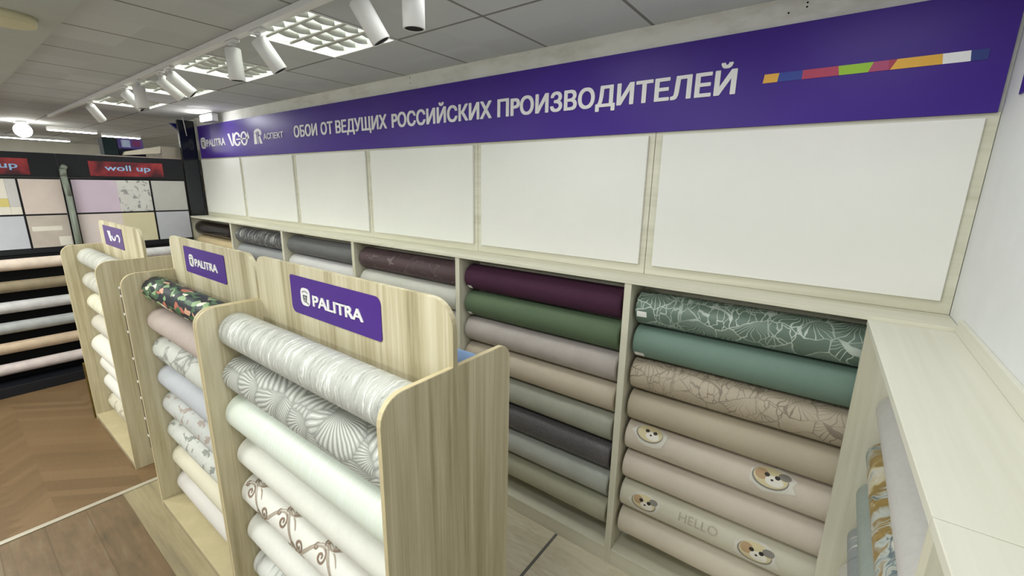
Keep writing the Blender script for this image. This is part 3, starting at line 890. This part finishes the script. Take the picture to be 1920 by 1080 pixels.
SA = stand(-2.505, -1.235, -2.488, 'nearest oak wallpaper stand with the large purple plate', 'PALITRA', (-2.178, -1.572, 1.548, 1.708, (.03, .012, .03, .012)))
SB = stand(-3.655, -2.510, -3.655, 'middle oak wallpaper stand holding the dark floral roll on top', 'PALITRA', (-3.412, -2.845, 1.560, 1.712, (.012,) * 4))
SCs = stand(-5.42, -4.245, -5.42, 'farthest oak wallpaper stand at the left with a small faded plate', 'VOG', (-5.275, -4.72, 1.548, 1.710, (.004,) * 4), 1.742, True)
# dashed shade line beside the middle stand's left panel, built as a dark strip
bm = NB()
newmesh('shade_strip', box((-3.674, YF0 - .001, 0.42), (-3.6555, YF0 + .022, 1.47)), M['black'], SB)
bm = NB()
for zz in (1.46, 1.41, 1.30, 1.19, 1.02, 0.87, 0.76, 0.62, 0.50):
    abox(bm, (-3.675, YF0 - .004, zz), (-3.657, YF0 - .0012, zz + .012))
newmesh('shade_strip_breaks', bm, M['tag'], SB)  # pale bars that break the shade line into dashes
# bronze foot under the far stand
bm = NB(); abox(bm, (-5.462, YF0 - .012, 0.0), (-5.424, YF0 + .03, 0.52), .004)
newmesh('corner_post', bm, plain('bronze_post', '#6b5a2a', 0.35, 0.6, var=0.2, scale=20), SCs)

ZA = [1.430, 1.225, 1.042, 0.825, 0.620, 0.405, 0.195]
A = [('crinkle', dict(c='#bcbdb6', kind='crinkle', cols='#8b8d88', rough=0.45), 'silver grey crinkled roll on top of the nearest stand'),
     ('fan', dict(c='#b9bab3', kind='fan', cols='#8d8f8a', rough=0.5), 'grey roll with palm fan leaves, second down on the nearest stand'),
     ('mint', dict(c='#dfe6da', kind='rings', cols='#eaeee9', rough=0.4), 'pale mint roll with fine rings below the palm fan roll'),
     ('off_white', dict(c='#e6e5dc', var=0.04, fine=40, rough=0.6), 'plain off white roll between the pale mint roll and the brown scroll roll'),
     ('scroll', dict(c='#e8e6de', var=0.03, fine=60, rough=0.5), 'white roll with brown scroll ornament on the nearest stand'),
     ('ivory_plain', dict(c='#e6e5dd', var=0.04, fine=40, rough=0.6), 'plain ivory roll just below the brown scroll roll'),
     ('grey_band', dict(c='#dcddd8', kind='bands', cols='#9b9e9c', rough=0.5), 'grey white banded roll lowest in view on the nearest stand')]
for i, (key, kw, lab) in enumerate(A):
    r = [.079, .082, .088, .076, .078, .078, .076][i]
    roll((-2.505 - 1.235) / 2, YM - .012 - r - .035, ZA[i], 1.215, r, pm(key, **kw), lab, 'rolls on the nearest stand', spin=0)
# thin dark ornament edge of the roll tucked behind the off white one
roll(-1.87, YM + .012 + .108, 1.452, 1.20, .08, pm('sky', c='#8aa9d6', rough=0.55), 'sky blue roll on the rear side of the nearest stand', 'rolls on the nearest stand')

def strokes(parent, lines, a0, r, L, mat, name, lift=0.0028):
    # printed bands on a roll: polylines of (u, arc) with a half width, bent round the roll
    bm = NB()
    for pts, hw in lines:
        n = len(pts); prev = None
        for i, (u, v) in enumerate(pts):
            p0 = Vector(pts[max(0, i - 1)]); p1 = Vector(pts[min(n - 1, i + 1)])
            d = (p1 - p0).normalized(); nn = Vector((-d.y, d.x))
            h = hw * (0.35 + 0.65 * math.sin(PI * (0.12 + 0.76 * i / (n - 1))))
            row = []
            for s_ in (-1, 1):
                q = Vector((u, v)) + nn * h * s_
                a = a0 - q.y / r
                row.append(bm.verts.new((q.x - L / 2, (r + lift) * math.cos(a), (r + lift) * math.sin(a))))
            if prev: bm.faces.new((prev[0], row[0], row[1], prev[1])).smooth = True
            prev = row
    me = bpy.data.meshes.new(name); bmesh.ops.recalc_face_normals(bm, faces=bm.faces); bm.to_mesh(me); bm.free(); me.materials.append(mat)
    o = bpy.data.objects.new(name, me); COL.objects.link(o); o.parent = parent
    return o


def spiral(cu, cv, R, a0, turns, sgn=1, n=26):
    return [(cu + R * (1 - .85 * i / n) * math.cos(a0 + sgn * turns * 2 * PI * i / n), cv + R * (1 - .85 * i / n) * math.sin(a0 + sgn * turns * 2 * PI * i / n)) for i in range(n + 1)]


so_ = [o for o in bpy.data.objects if o.get('label', '').startswith('white roll with brown scroll')][0]
ol, dk = [], []
for j in range(-2, 3):
    off = j * 0.10; sh = 0.11 * j
    wv = lambda u: off + 0.045 * math.sin(2 * PI * (u + sh) / 0.30)
    ol.append(([(0.02 + 1.17 * i / 120, wv(0.02 + 1.17 * i / 120)) for i in range(121)], .0042))
    ol.append(([(0.02 + 1.17 * i / 120, wv(0.02 + 1.17 * i / 120) + .011) for i in range(121)], .0018))
    for k2 in range(9):
        u0 = -sh + 0.30 * (k2 - 2) + 0.075
        for uu, sg2 in ((u0, 1), (u0 + 0.15, -1)):
            if .05 < uu < 1.16:
                dk.append((spiral(uu + .012, wv(uu) - .030 * sg2, .028, sg2 * PI / 2, 1.35, -sg2), .0048))
                dk.append((spiral(uu - .035, wv(uu) - .012 * sg2, .014, sg2 * PI / 2, 1.1, sg2), .0035))
                ol.append(([(uu + .02 + .05 * t / 8, wv(uu) + sg2 * (.004 + .03 * (t / 8) ** 1.6)) for t in range(9)], .003))
strokes(so_, ol, FRONT - 0.4, .078, 1.215, plain('scroll_taupe', '#b0a190', 0.5), 'printed_pattern')
strokes(so_, dk, FRONT - 0.4, .078, 1.215, plain('scroll_brown', '#8d7765', 0.45), 'printed_pattern', .0032)

ZB = [1.440, 1.245, 1.065, 0.880, 0.700, 0.515, 0.325, 0.135]
Bs = [('floral', dict(c='#202830', kind='floral', rough=0.45), 'dark tropical floral roll on top of the middle stand'),
      ('mauve', dict(c='#b5a69e', var=0.08, fine=70, rough=0.65), 'mauve beige roll under the dark tropical floral roll'),
      ('grey_leaf', dict(c='#c3c4bc', kind='leafy', cols='#85867f', rough=0.55), 'grey leaf patterned roll third down on the middle stand'),
      ('blue_grey', dict(c='#b3b5ba', var=0.05, fine=60, rough=0.65), 'plain blue grey roll in the middle of the middle stand'),
      ('small_leaf', dict(c='#bcbdb9', kind='tree', cols='#9d8b80', rough=0.55), 'light grey roll with small brownish sprigs under the plain blue grey roll'),
      ('branch', dict(c='#c9cac2', kind='tree', cols='#7f837c', rough=0.55), 'pale roll with dark branch drawings, third from the bottom on the middle stand'),
      ('butter', dict(c='#d5cfb8', var=0.03, rough=0.6), 'buttery cream roll second from the bottom on the middle stand'),
      ('lilac_white_low', dict(c='#d3cec8', var=0.03, rough=0.6), 'lilac white roll at the bottom of the middle stand')]
for i, (key, kw, lab) in enumerate(Bs):
    r = .074
    roll((-3.655 - 2.510) / 2, YM - .012 - r - .03, ZB[i], 1.09, r, pm(key, **kw), lab, 'rolls on the middle stand', spin=0)
ZCr = [1.440, 1.240, 1.055, 0.870, 0.680, 0.505, 0.330, 0.140]
Cs = [('crush', dict(c='#b9b8ae', kind='bands', cols='#9c9b92', rough=0.5), 'grey crushed roll on top of the farthest stand'),
      ('crush_b', dict(c='#bcb8ab', kind='bands', cols='#a29e90', rough=0.5), 'grey beige crushed roll second down on the farthest stand'),
      ('cream_c', dict(c='#dad5bd', kind='bands', cols='#c4bea4', rough=0.5), 'cream roll third down on the farthest stand'),
      ('taupe_c', dict(c='#c4beb0', var=0.06, rough=0.6), 'taupe roll fourth down on the farthest stand'),
      ('white_c', dict(c='#dcd8cd', var=0.03, rough=0.6), 'thick white roll in the middle of the farthest stand'),
      ('white_d', dict(c='#ddd9cf', var=0.03, rough=0.6), 'white roll third from the bottom of the farthest stand'),
      ('white_e', dict(c='#dfdcd3', var=0.03, rough=0.6), 'white roll second from the bottom of the farthest stand'),
      ('beige_marble', dict(c='#cfc8b4', kind='leafy', cols='#a69c86', rough=0.55), 'beige veined roll at the bottom of the farthest stand')]
for i, (key, kw, lab) in enumerate(Cs):
    r = .086 if i == 4 else .072
    roll((-5.42 - 4.245) / 2, YM - .012 - r - .03, ZCr[i], 1.12, r, pm(key, **kw), lab, 'rolls on the farthest stand', spin=0)

# ------------------------------------------------------------------ black display racks on the left


def lilac_panel(name, c, kind=None, c2=None):
    k = NT(name, 0.6); v = k.coord()
    base = k.ramp(k.noise(v, 6, 3), [(0.3, c), (0.7, c2 or c)])
    if kind == 'flora':
        w1 = k.warp(v, 6, 0.2, 2)
        t = k.noise(w1, 14, 4, 0.65)
        base = k.mix(k.math('MULTIPLY', k.math('GREATER_THAN', t, 0.57), 0.75), base, '#77777a')
    k.col(base); return k.m


XD = -6.83


def black_rack(y0, y1, label, boards, signs, h0, h1):
    t = thing('sample_rack', (XD, (y0 + y1) / 2, 0), label, 'sample rack', 'black sample racks')
    hb = newmesh('header_board', box((XD - .03, h0, 2.085), (XD, h1, 2.322), .002), M['black'], t)
    newmesh('frame', (lambda b: (abox(b, (XD - .03, h0, 1.335), (XD - .018, h1, 2.084)), abox(b, (XD - .0175, h0, 1.335), (XD, h1, 1.384)), b)[-1])(NB()), M['black'], t)
    for (a, b, z0, z1, mat) in boards:
        newmesh('sample_board', box((XD - .0175, a, z0), (XD - .002, b, z1), .001), mat, t)
    bm = NB()
    abox(bm, (XD - .03, y0, 0.0), (XD - .01, y1, 1.334)); 
    newmesh('back_board', bm, M['black_matt'], t)
    newmesh('base_plinth', box((XD - .009, y0, 0.0), (-6.56, y1, 0.10), .004), M['black'], t)
    for s in (y0 + .01, y1 - .01):
        newmesh('side_board', box((XD - .009, s - .01, 0.101), (-6.60, s + .01, 1.334)), M['black'], t)
    for (a, b, txt, ta, tb) in signs:
        p = newmesh('sign_plate', box((XD + .001, a, 2.108), (XD + .004, b, 2.262)), SIGNRED, hb)
        letters('lettering', txt, ta, tb, 2.168, .062, XD + .0045, M['blue_letter'], p, 0.03, '+x', 0.002)
    return t


k = NT('red_flag_print', 0.45); v = k.coord()
f = k.noise(k.warp(v, 3, 0.3), 5, 2)
k.col(k.ramp(f, [(0.35, '#3f141f'), (0.5, '#7c222b'), (0.68, '#a03636')])); SIGNRED = k.m
M['blue_letter'] = plain('pale_blue_letter', '#8fb4dc', 0.5, var=0.03)
bp = {n: lilac_panel('sample_' + n, c, kd, c2) for n, c, kd, c2 in [('lilac', '#cbb9cb', None, '#cfbfcf'), ('flora', '#cfccc9', 'flora', '#d5d3d0'), ('grey', '#b9b7b4', None, '#c0bebb'), ('blush', '#d8c9c6', None, '#dccfcb'),
      ('straw', '#d3c9a6', None, '#d9d0b0'), ('steel', '#babbc4', None, '#c0c1c9'), ('peach', '#cfc0b8', None, '#d5c7bf'), ('taupe', '#b3a79d', None, '#c2b7ad'), ('mid', '#c2bfbd', None, '#c9c6c4'), ('yellow', '#cdbd71', None, '#d4c57c'), ('white', '#dcd6ca', None, '#e2dcd0')]}
SR1 = black_rack(-1.236, -0.222, 'black sample rack under the full red sign plate beside the wall rack', [
    (-1.225, -0.865, 1.725, 2.066, bp['lilac']), (-0.865, -0.575, 1.725, 2.066, bp['flora']), (-0.555, -0.232, 1.725, 2.066, bp['grey']),
    (-1.225, -0.865, 1.388, 1.708, bp['blush']), (-0.865, -0.575, 1.388, 1.708, bp['straw']), (-0.555, -0.232, 1.388, 1.708, bp['steel'])],
    [(-1.065, -0.425, 'woll up', -0.94, -0.545)], -1.297, -0.222)
SR2 = black_rack(-2.40, -1.300, 'black sample rack cut by the left edge of the frame', [
    (-1.595, -1.302, 1.725, 2.066, bp['peach']), (-1.685, -1.612, 1.80, 2.066, bp['mid']), (-1.95, -1.686, 1.88, 2.066, bp['white']), (-1.95, -1.612, 1.84, 1.879, bp['yellow']) if False else (-1.95, -1.686, 1.725, 1.80, bp['white']),
    (-1.685, -1.612, 1.725, 1.799, bp['white']), (-1.95, -1.686, 1.801, 1.879, bp['yellow']),
    (-1.595, -1.302, 1.388, 1.708, bp['taupe']), (-2.38, -1.612, 1.388, 1.708, bp['steel']), (-2.38, -1.951, 1.725, 2.066, bp['mid'])],
    [(-2.0, -1.50, 'woll up', -1.96, -1.575)], -2.40, -1.300)
# two light strips printed on the taupe sample
bm = NB(); abox(bm, (XD - .0018, -1.575, 1.555), (XD - .0012, -1.36, 1.60)); abox(bm, (XD - .0018, -1.40, 1.40), (XD - .0012, -1.31, 1.49))
newmesh('printed_shapes', bm, bp['white'], SR2)
# rounded grey side post between the two racks
bm = NB()
pts = [Vector((-6.79, -1.268, 0.0)), Vector((-6.79, -1.268, 1.2)), Vector((-6.785, -1.268, 1.9)), Vector((-6.79, -1.275, 2.1)), Vector((-6.80, -1.27, 2.17)), Vector((-6.815, -1.25, 2.20))]
for a, b in zip(pts[:-1], pts[1:]): cyl(bm, a, b, .026, seg=14)
bmesh.ops.remove_doubles(bm, verts=bm.verts, dist=.0001)
newmesh('side_post', bm, M['chrome_post'], SR1)

RW = [1.255, 1.045, 0.845, 0.645, 0.445, 0.235]
rc2 = [('rose_pale', '#dccbbb', 'pale peach white roll on the top shelf of the left black rack'), ('olive_mix', '#8d8068', 'olive brown roll second down on the left black rack'), ('frost', '#c4c2c2', 'frosty grey roll third down on the left black rack'),
       ('ash', '#a7a9a8', 'ash grey roll fourth down on the left black rack'), ('almond', '#c3ad93', 'almond beige roll fifth down on the left black rack'), ('petal', '#cfc2bf', 'petal white roll at the bottom of the left black rack')]
rc1 = [('snow', '#d9d8d9', 'white roll on the top shelf of the right black rack behind the stands'), ('magenta_mix', '#9c5a6c', 'pinkish mixed roll second down on the right black rack'), ('frost_b', '#d0cdca', 'off white roll third down on the right black rack'),
       ('wine', '#8c6a73', 'wine grey roll fourth down on the right black rack'), ('honey', '#bfa68a', 'honey beige roll fifth down on the right black rack'), ('shell', '#d2c7c3', 'shell white roll at the bottom of the right black rack')]
for rows, ya, yb in ((rc2, -2.368, -1.330), (rc1, -1.205, -0.252)):
    for (key, c, lab), z in zip(rows, RW):
        L = yb - ya
        o = roll(-6.725, (ya + yb) / 2, z, L, .054, pm(key, c=c, var=0.14, fine=14, rough=0.5), lab, 'rolls on the black sample racks', axis='y')

# ------------------------------------------------------------------ clutter above and behind the black racks
o = newmesh('shelf_cabinet', box((-7.45, -0.95, 0.0), (-6.93, 0.0, 2.335), .006), plain('cluttered_shelf', '#b9a79f', 0.7, var=0.12, scale=5), loc=(-7.2, -0.5, 0))
tag(o, 'beige cabinet standing behind the right black sample rack', 'cabinet')
t = thing('stock_box', (-7.15, -0.80, 2.336), 'dark green box on top of the cabinet beyond the black rack', 'box')
newmesh('carton', box((-7.25, -0.87, 2.336), (-7.06, -0.745, 2.53), .006), plain('dark_green_carton', '#16282c', 0.8, var=0.15), t)
t = thing('stock_box', (-7.17, -0.6, 2.336), 'violet blue printed box on top of the cabinet beside the dark green box', 'box')
b_ = newmesh('carton', box((-7.27, -0.735, 2.42), (-7.11, -0.50, 2.535), .006), plain('violet_carton', '#5a4a9a', 0.4, var=0.2, scale=12), t)
newmesh('label_patch', box((-7.1095, -0.70, 2.44), (-7.108, -0.62, 2.52)), plain('label_patch_blue', '#b9c6e6', 0.5), b_)
newmesh('label_patch', box((-7.1095, -0.60, 2.45), (-7.108, -0.52, 2.52)), plain('label_patch_wine', '#7c2f6a', 0.5), b_)
newmesh('tray', box((-7.27, -0.74, 2.336), (-7.10, -0.49, 2.419), .006), M['dark_gloss'], t)
t = thing('carton', (-7.12, -0.25, 2.336), 'open cream carton lying on the cabinet left of the dark glossy board', 'box')
newmesh('box_body', box((-7.25, -0.36, 2.336), (-7.02, -0.06, 2.47), .006), plain('beige_carton', '#b3ab9d', 0.7, var=0.06), t)
bm = NB(); xx = (-7.01,)
prism(bm, ([(-7.01, -0.72, 2.345), (-7.01, -0.37, 2.385), (-7.01, -0.36, 2.47), (-7.01, -0.70, 2.385)], [(-7.08, -0.72, 2.345), (-7.08, -0.37, 2.385), (-7.08, -0.36, 2.47), (-7.08, -0.70, 2.385)]), 0, .003)
newmesh('flap', bm, plain('cream_flap', '#e6ddcb', 0.6), t)
bm = NB()
prism(bm, ([(-7.0, -0.235, 2.745), (-7.0, -0.16, 2.745), (-7.0, -0.02, 2.60), (-7.0, -0.03, 2.55)], [(-7.05, -0.235, 2.745), (-7.05, -0.16, 2.745), (-7.05, -0.02, 2.60), (-7.05, -0.03, 2.55)]), 0, .004)
o = newmesh('banner_tube', bm, plain('navy_blue_plastic', '#1d2a86', 0.35, var=0.05), loc=(-7.02, -0.1, 2.55)); tag(o, 'slanting navy blue bar hung above the cream carton near the dark board', 'bar')
o = newmesh('wall_pier', box((-7.6, 0.02, 0.0), (-6.93, 0.4, ZC - .001)), M['raw'], loc=(-7.2, .1, 0)); tag(o, 'pale plaster pier behind the dark glossy board', 'pier', None, 'structure')
t = thing('figurine', (-6.925, -0.15, 2.0), 'pinkish hanging samples in the gap beside the dark glossy board', 'samples')
for i, (z, c) in enumerate([(2.02, '#c9a6a6'), (1.93, '#4a4045'), (1.83, '#d59c9c'), (1.75, '#e4c2bd'), (1.68, '#efe2da')]):
    newmesh('sample_card', box((-6.925, -0.195, z), (-6.92, -0.10, z + .06), .001), plain('sample_card', c, 0.6), t)

# ------------------------------------------------------------------ ceiling fixtures
lamp_labels = ['nearest mirror louvre ceiling light, with the purple sign mirrored in it', 'second mirror louvre ceiling light behind the upright spot head', 'third mirror louvre ceiling light above the paired spot heads', 'farthest mirror louvre ceiling light near the end of the track']


def louvre_light(xa, label):
    x1 = xa; x0 = xa - TS; y1 = TY; y0 = TY - TYS
    t = thing('ceiling_light', ((x0 + x1) / 2, (y0 + y1) / 2, ZC), label, 'ceiling light', 'mirror louvre ceiling lights')
    bm = NB(); z0 = ZC - .004; e = .014
    abox(bm, (x0, y0, z0), (x1, y0 + e, z0 + .012)); abox(bm, (x0, y1 - e, z0), (x1, y1, z0 + .012))
    abox(bm, (x0, y0 + e, z0), (x0 + e, y1 - e, z0 + .012)); abox(bm, (x1 - e, y0 + e, z0), (x1, y1 - e, z0 + .012))
    newmesh('frame', bm, M['white_metal'], t)
    bm = NB()  # housing
    abox(bm, (x0, y0, ZC + .10), (x1, y1, ZC + .105))
    abox(bm, (x0, y0, ZC + .0085), (x0 + .003, y1, ZC + .10)); abox(bm, (x1 - .003, y0, ZC + .0085), (x1, y1, ZC + .10))
    abox(bm, (x0 + .003, y0, ZC + .0085), (x1 - .003, y0 + .003, ZC + .10)); abox(bm, (x0 + .003, y1 - .003, ZC + .0085), (x1 - .003, y1, ZC + .10))
    newmesh('housing', bm, M['white_metal'], t)
    bm = NB()  # four tubes along x
    for i in range(4):
        yy = y0 + (i + .5) * (y1 - y0) / 4
        cyl(bm, (x0 + .02, yy, ZC + .082), (x1 - .02, yy, ZC + .082), .011, seg=10)
    newmesh('tube', bm, M['tube'], t)['kind'] = 'stuff'
    # parabolic mirror louvre: V troughs along x, curved cross blades along y
    bm = NB()
    nb = 4; pw_ = (y1 - y0 - 2 * e) / nb
    for i in range(nb + 1):
        yc = y0 + e + i * pw_
        prof = [(0.0, .000), (.006, .018), (.013, .036), (.022, .056)]
        for s in (-1, 1):
            if (i == 0 and s < 0) or (i == nb and s > 0): continue
            for (a, za), (b, zb) in zip(prof[:-1], prof[1:]):
                vs = [bm.verts.new(p) for p in ((x0 + e, yc + s * a, ZC + .001 + za), (x1 - e, yc + s * a, ZC + .001 + za), (x1 - e, yc + s * b, ZC + .001 + zb), (x0 + e, yc + s * b, ZC + .001 + zb))]
                f = bm.faces.new(vs); f.smooth = True
    nx = 5; px_ = (x1 - x0 - 2 * e) / nx
    for i in range(nx + 1):
        xc = x0 + e + i * px_
        for j in range(nb):
            ya = y0 + e + j * pw_; yb = ya + pw_
            n = 6
            for s in (-1, 1):
                if (i == 0 and s < 0) or (i == nx and s > 0): continue
                for q in range(n):
                    ta, tb = q / n, (q + 1) / n
                    za = ZC + .002 + .020 * (2 * ta - 1) ** 2 * 0.0; zb = za
                    dip = lambda t_: .012 * math.sin(PI * t_)
                    vs = [bm.verts.new(p) for p in ((xc, ya + ta * pw_, ZC + .014 - dip(ta)), (xc, ya + tb * pw_, ZC + .014 - dip(tb)), (xc + s * .012, ya + tb * pw_, ZC + .052), (xc + s * .012, ya + ta * pw_, ZC + .052))]
                    f = bm.faces.new(vs); f.smooth = True
    bmesh.ops.remove_doubles(bm, verts=bm.verts, dist=.0002)
    me_o = newmesh('louvre', bm, M['louvre'], t)


for i, lab in zip((-1, -3, -5, -7), lamp_labels): louvre_light(TX + i * TS, lab)

# lighting track and spot heads
tr = newmesh('light_track', box((-8.2, -1.105, ZC - .032), (-0.25, -1.067, ZC - .001), .003), M['white_metal'], loc=(-3, -1.085, ZC - .03))
tag(tr, 'white lighting track running along the ceiling', 'light track')


def spot_proto():
    t = thing('track_spotlight', (0, 0, 0), 'x', 'spotlight', 'white track spotlights')
    bm = NB(); abox(bm, (-.055, -.017, -.014), (.055, .017, 0), .004); cyl(bm, (0, 0, -.014), (0, 0, -.026), .016, seg=14)
    newmesh('adapter', bm, M['white_metal'], t)
    bm = NB(); cyl(bm, (0, 0, -.026), (0, 0, -.045), .008, seg=10); abox(bm, (-.006, -.006, -.058), (.006, .006, -.040))
    newmesh('bracket', bm, M['white_metal'], t)
    L = .155; r = .0375
    bm = NB()
    prof = [(0, .001), (0, r - .005), (.004, r), (L - .002, r), (L, r - .002), (L, r - .005), (L - .03, r - .006)]
    seg = 28
    rings = [[bm.verts.new((q * math.cos(2 * PI * s / seg), q * math.sin(2 * PI * s / seg), .03 - u)) for s in range(seg)] for u, q in prof]
    for a, b in zip(rings[:-1], rings[1:]):
        for s in range(seg):
            f = bm.faces.new((a[s], a[(s + 1) % seg], b[(s + 1) % seg], b[s])); f.smooth = True
    b_ = newmesh('lamp_body', bm, M['white_metal'], t); b_.location = (0, 0, -.066)
    bm = NB(); cyl(bm, (0, 0, .03 - L + .002), (0, 0, .03 - L + .028), r - .0055, seg=28)
    ln = newmesh('lens', bm, None, None) if False else None
    me = bpy.data.meshes.new('lens'); bmesh.ops.recalc_face_normals(bm, faces=bm.faces); bm.to_mesh(me); bm.free(); me.materials.append(M['black_matt'])
    l_ = bpy.data.objects.new('lens', me); COL.objects.link(l_); l_.parent = b_
    return t


proto = spot_proto()
PZ = ZC - .033
spots = [(-6.16, (-.35, .45, -.62), 'small farthest track spotlight tilted down toward the wall'),
         (-5.03, (.35, .6, -.72), 'grey track spotlight behind the upright short one'),
         (-4.66, (0, .06, -1), 'upright track spotlight third from the far end'),
         (-4.17, (.12, .62, -.62), 'left one of the paired tilted track spotlights'),
         (-3.98, (.25, .60, -.62), 'right one of the paired tilted track spotlights'),
         (-3.03, (-.02, .05, -1), 'upright track spotlight in front of the second louvre light'),
         (-2.74, (.22, .45, -.80), 'tilted track spotlight in front of the nearest louvre light'),
         (-1.935, (.26, .40, -.80), 'large tilted track spotlight cut by the top of the frame'),
         (-1.63, (-.03, .03, -1), 'nearest upright track spotlight with its black opening facing down')]


def copy_tree(o, parent=None):
    c = o.copy(); COL.objects.link(c)
    if parent: c.parent = parent
    for ch in list(o.children): copy_tree(ch, c)
    return c


for i, (x, d, lab) in enumerate(spots):
    s = proto if i == 0 else copy_tree(proto)
    s.location = (x, -1.086, PZ); s['label'] = lab
    bd = [c for c in s.children if c.name.startswith('lamp_body')][0]
    bd.rotation_mode = 'QUATERNION'
    bd.rotation_quaternion = Vector((0, 0, -1)).rotation_difference(Vector(d).normalized())
    bd.location = (d[0] * .03, d[1] * .03, -.066)

# floodlight over the left end of the sign
t = thing('floodlight', (-6.25, -0.12, 2.72), 'bright square floodlight above the left end of the purple sign', 'floodlight')
newmesh('housing', box((-6.42, -0.11, 2.725), (-6.08, -0.05, 2.805), .004), M['white_metal'], t)
newmesh('lit_face', box((-6.405, -0.116, 2.735), (-6.095, -0.1105, 2.797)), M['glow'], t)
newmesh('bracket', box((-6.27, -0.0495, 2.75), (-6.23, -0.0005, 2.78)), M['white_metal'], t)
sl_ = bpy.data.lights.new('floodlight_beam', 'SPOT'); sl_.energy = 7; sl_.spot_size = 2.4; sl_.spot_blend = 0.9; sl_.shadow_soft_size = .05; sl_.color = (.93, .95, 1)
so = bpy.data.objects.new('floodlight_beam', sl_); so.location = (-5.95, -0.40, 2.78); COL.objects.link(so)
so.rotation_euler = (Vector((0.35, .5, -.45))).to_track_quat('-Z', 'Y').to_euler()

# bright far lamp, far strip lights, round ceiling cover
t = thing('spot_lamp', (-9.4, -1.2, 2.72), 'glaring bare lamp at the far left under the ceiling', 'lamp')
bm = NB(); bmesh.ops.create_uvsphere(bm, u_segments=20, v_segments=12, radius=.09); bmesh.ops.translate(bm, verts=bm.verts, vec=(-9.4, -1.2, 2.70))
newmesh('bulb', bm, M['glow'], t, True)
bm = NB(); cyl(bm, (-9.4, -1.2, 2.79), (-9.4, -1.2, 2.818), .07, .05); newmesh('socket', bm, M['white_metal'], t)
for (x, y, L, lab) in [(-9.95, -0.62, .55, 'left far strip light past the glaring lamp'), (-10.4, 0.05, .5, 'right far strip light past the glaring lamp'), (-12.6, -0.7, .9, 'farthest strip light low over the left black rack')]:
    t = thing('strip_light', (x, y, 2.78), lab, 'strip light', 'far strip lights')
    newmesh('housing', box((x - .06, y - L / 2, 2.775), (x + .06, y + L / 2, 2.819)), M['white_metal'], t)
    newmesh('diffuser', box((x - .05, y - L / 2 + .01, 2.765), (x + .05, y + L / 2 - .01, 2.7745)), M['tube'], t)
bm = NB(); cyl(bm, (-3.50, -1.83, 2.755), (-3.50, -1.83, 2.7895), .10, .11, 36)
o = newmesh('ceiling_cover', bm, plain('yellowed_plastic', '#d6d0ad', 0.45), loc=(-3.5, -1.83, 2.76)); tag(o, 'round yellowed cover on the ceiling at the top left', 'ceiling cover')
# thin white cord dropping from the ceiling to the dark board
bm = NB(); cyl(bm, (-6.80, -0.16, 2.81), (-6.845, -0.13, 2.60), .004, seg=8)
o = newmesh('power_cord', bm, M['white_metal'], loc=(-6.8, -.16, 2.6)); tag(o, 'thin white cord hanging from the ceiling to the dark glossy board', 'cord')
# wall marks: small drilled holes in the plaster strip above the sign
bm = NB()
for (x, z) in [(-2.92, 2.80), (-2.92, 2.765), (-0.66, 2.765), (-0.60, 2.775), (-0.60, 2.79)]:
    cyl(bm, (x, -.0012, z), (x, -.0002, z), .0035, seg=10)
wb = bpy.data.objects['wall_back']
newmesh('drill_holes', bm, M['black_matt'], wb)

# printed patterns belong to their roll's own surface: fold them into the roll mesh
for ch in [o for o in bpy.data.objects if o.name.startswith('printed_motif') or o.name.startswith('printed_pattern') or (o.name.startswith('lettering') and o.parent and o.parent.name.startswith('wallpaper_roll'))]:
    p = ch.parent; bm = bmesh.new(); bm.from_mesh(p.data)
    p.data.materials.append(ch.data.materials[0]); mi = len(p.data.materials) - 1
    vs = [bm.verts.new(v.co) for v in ch.data.vertices]
    for f in ch.data.polygons:
        nf = bm.faces.new([vs[i] for i in f.vertices]); nf.material_index = mi; nf.smooth = f.use_smooth
    bm.to_mesh(p.data); bm.free(); p.data.update()
    bpy.data.objects.remove(ch)
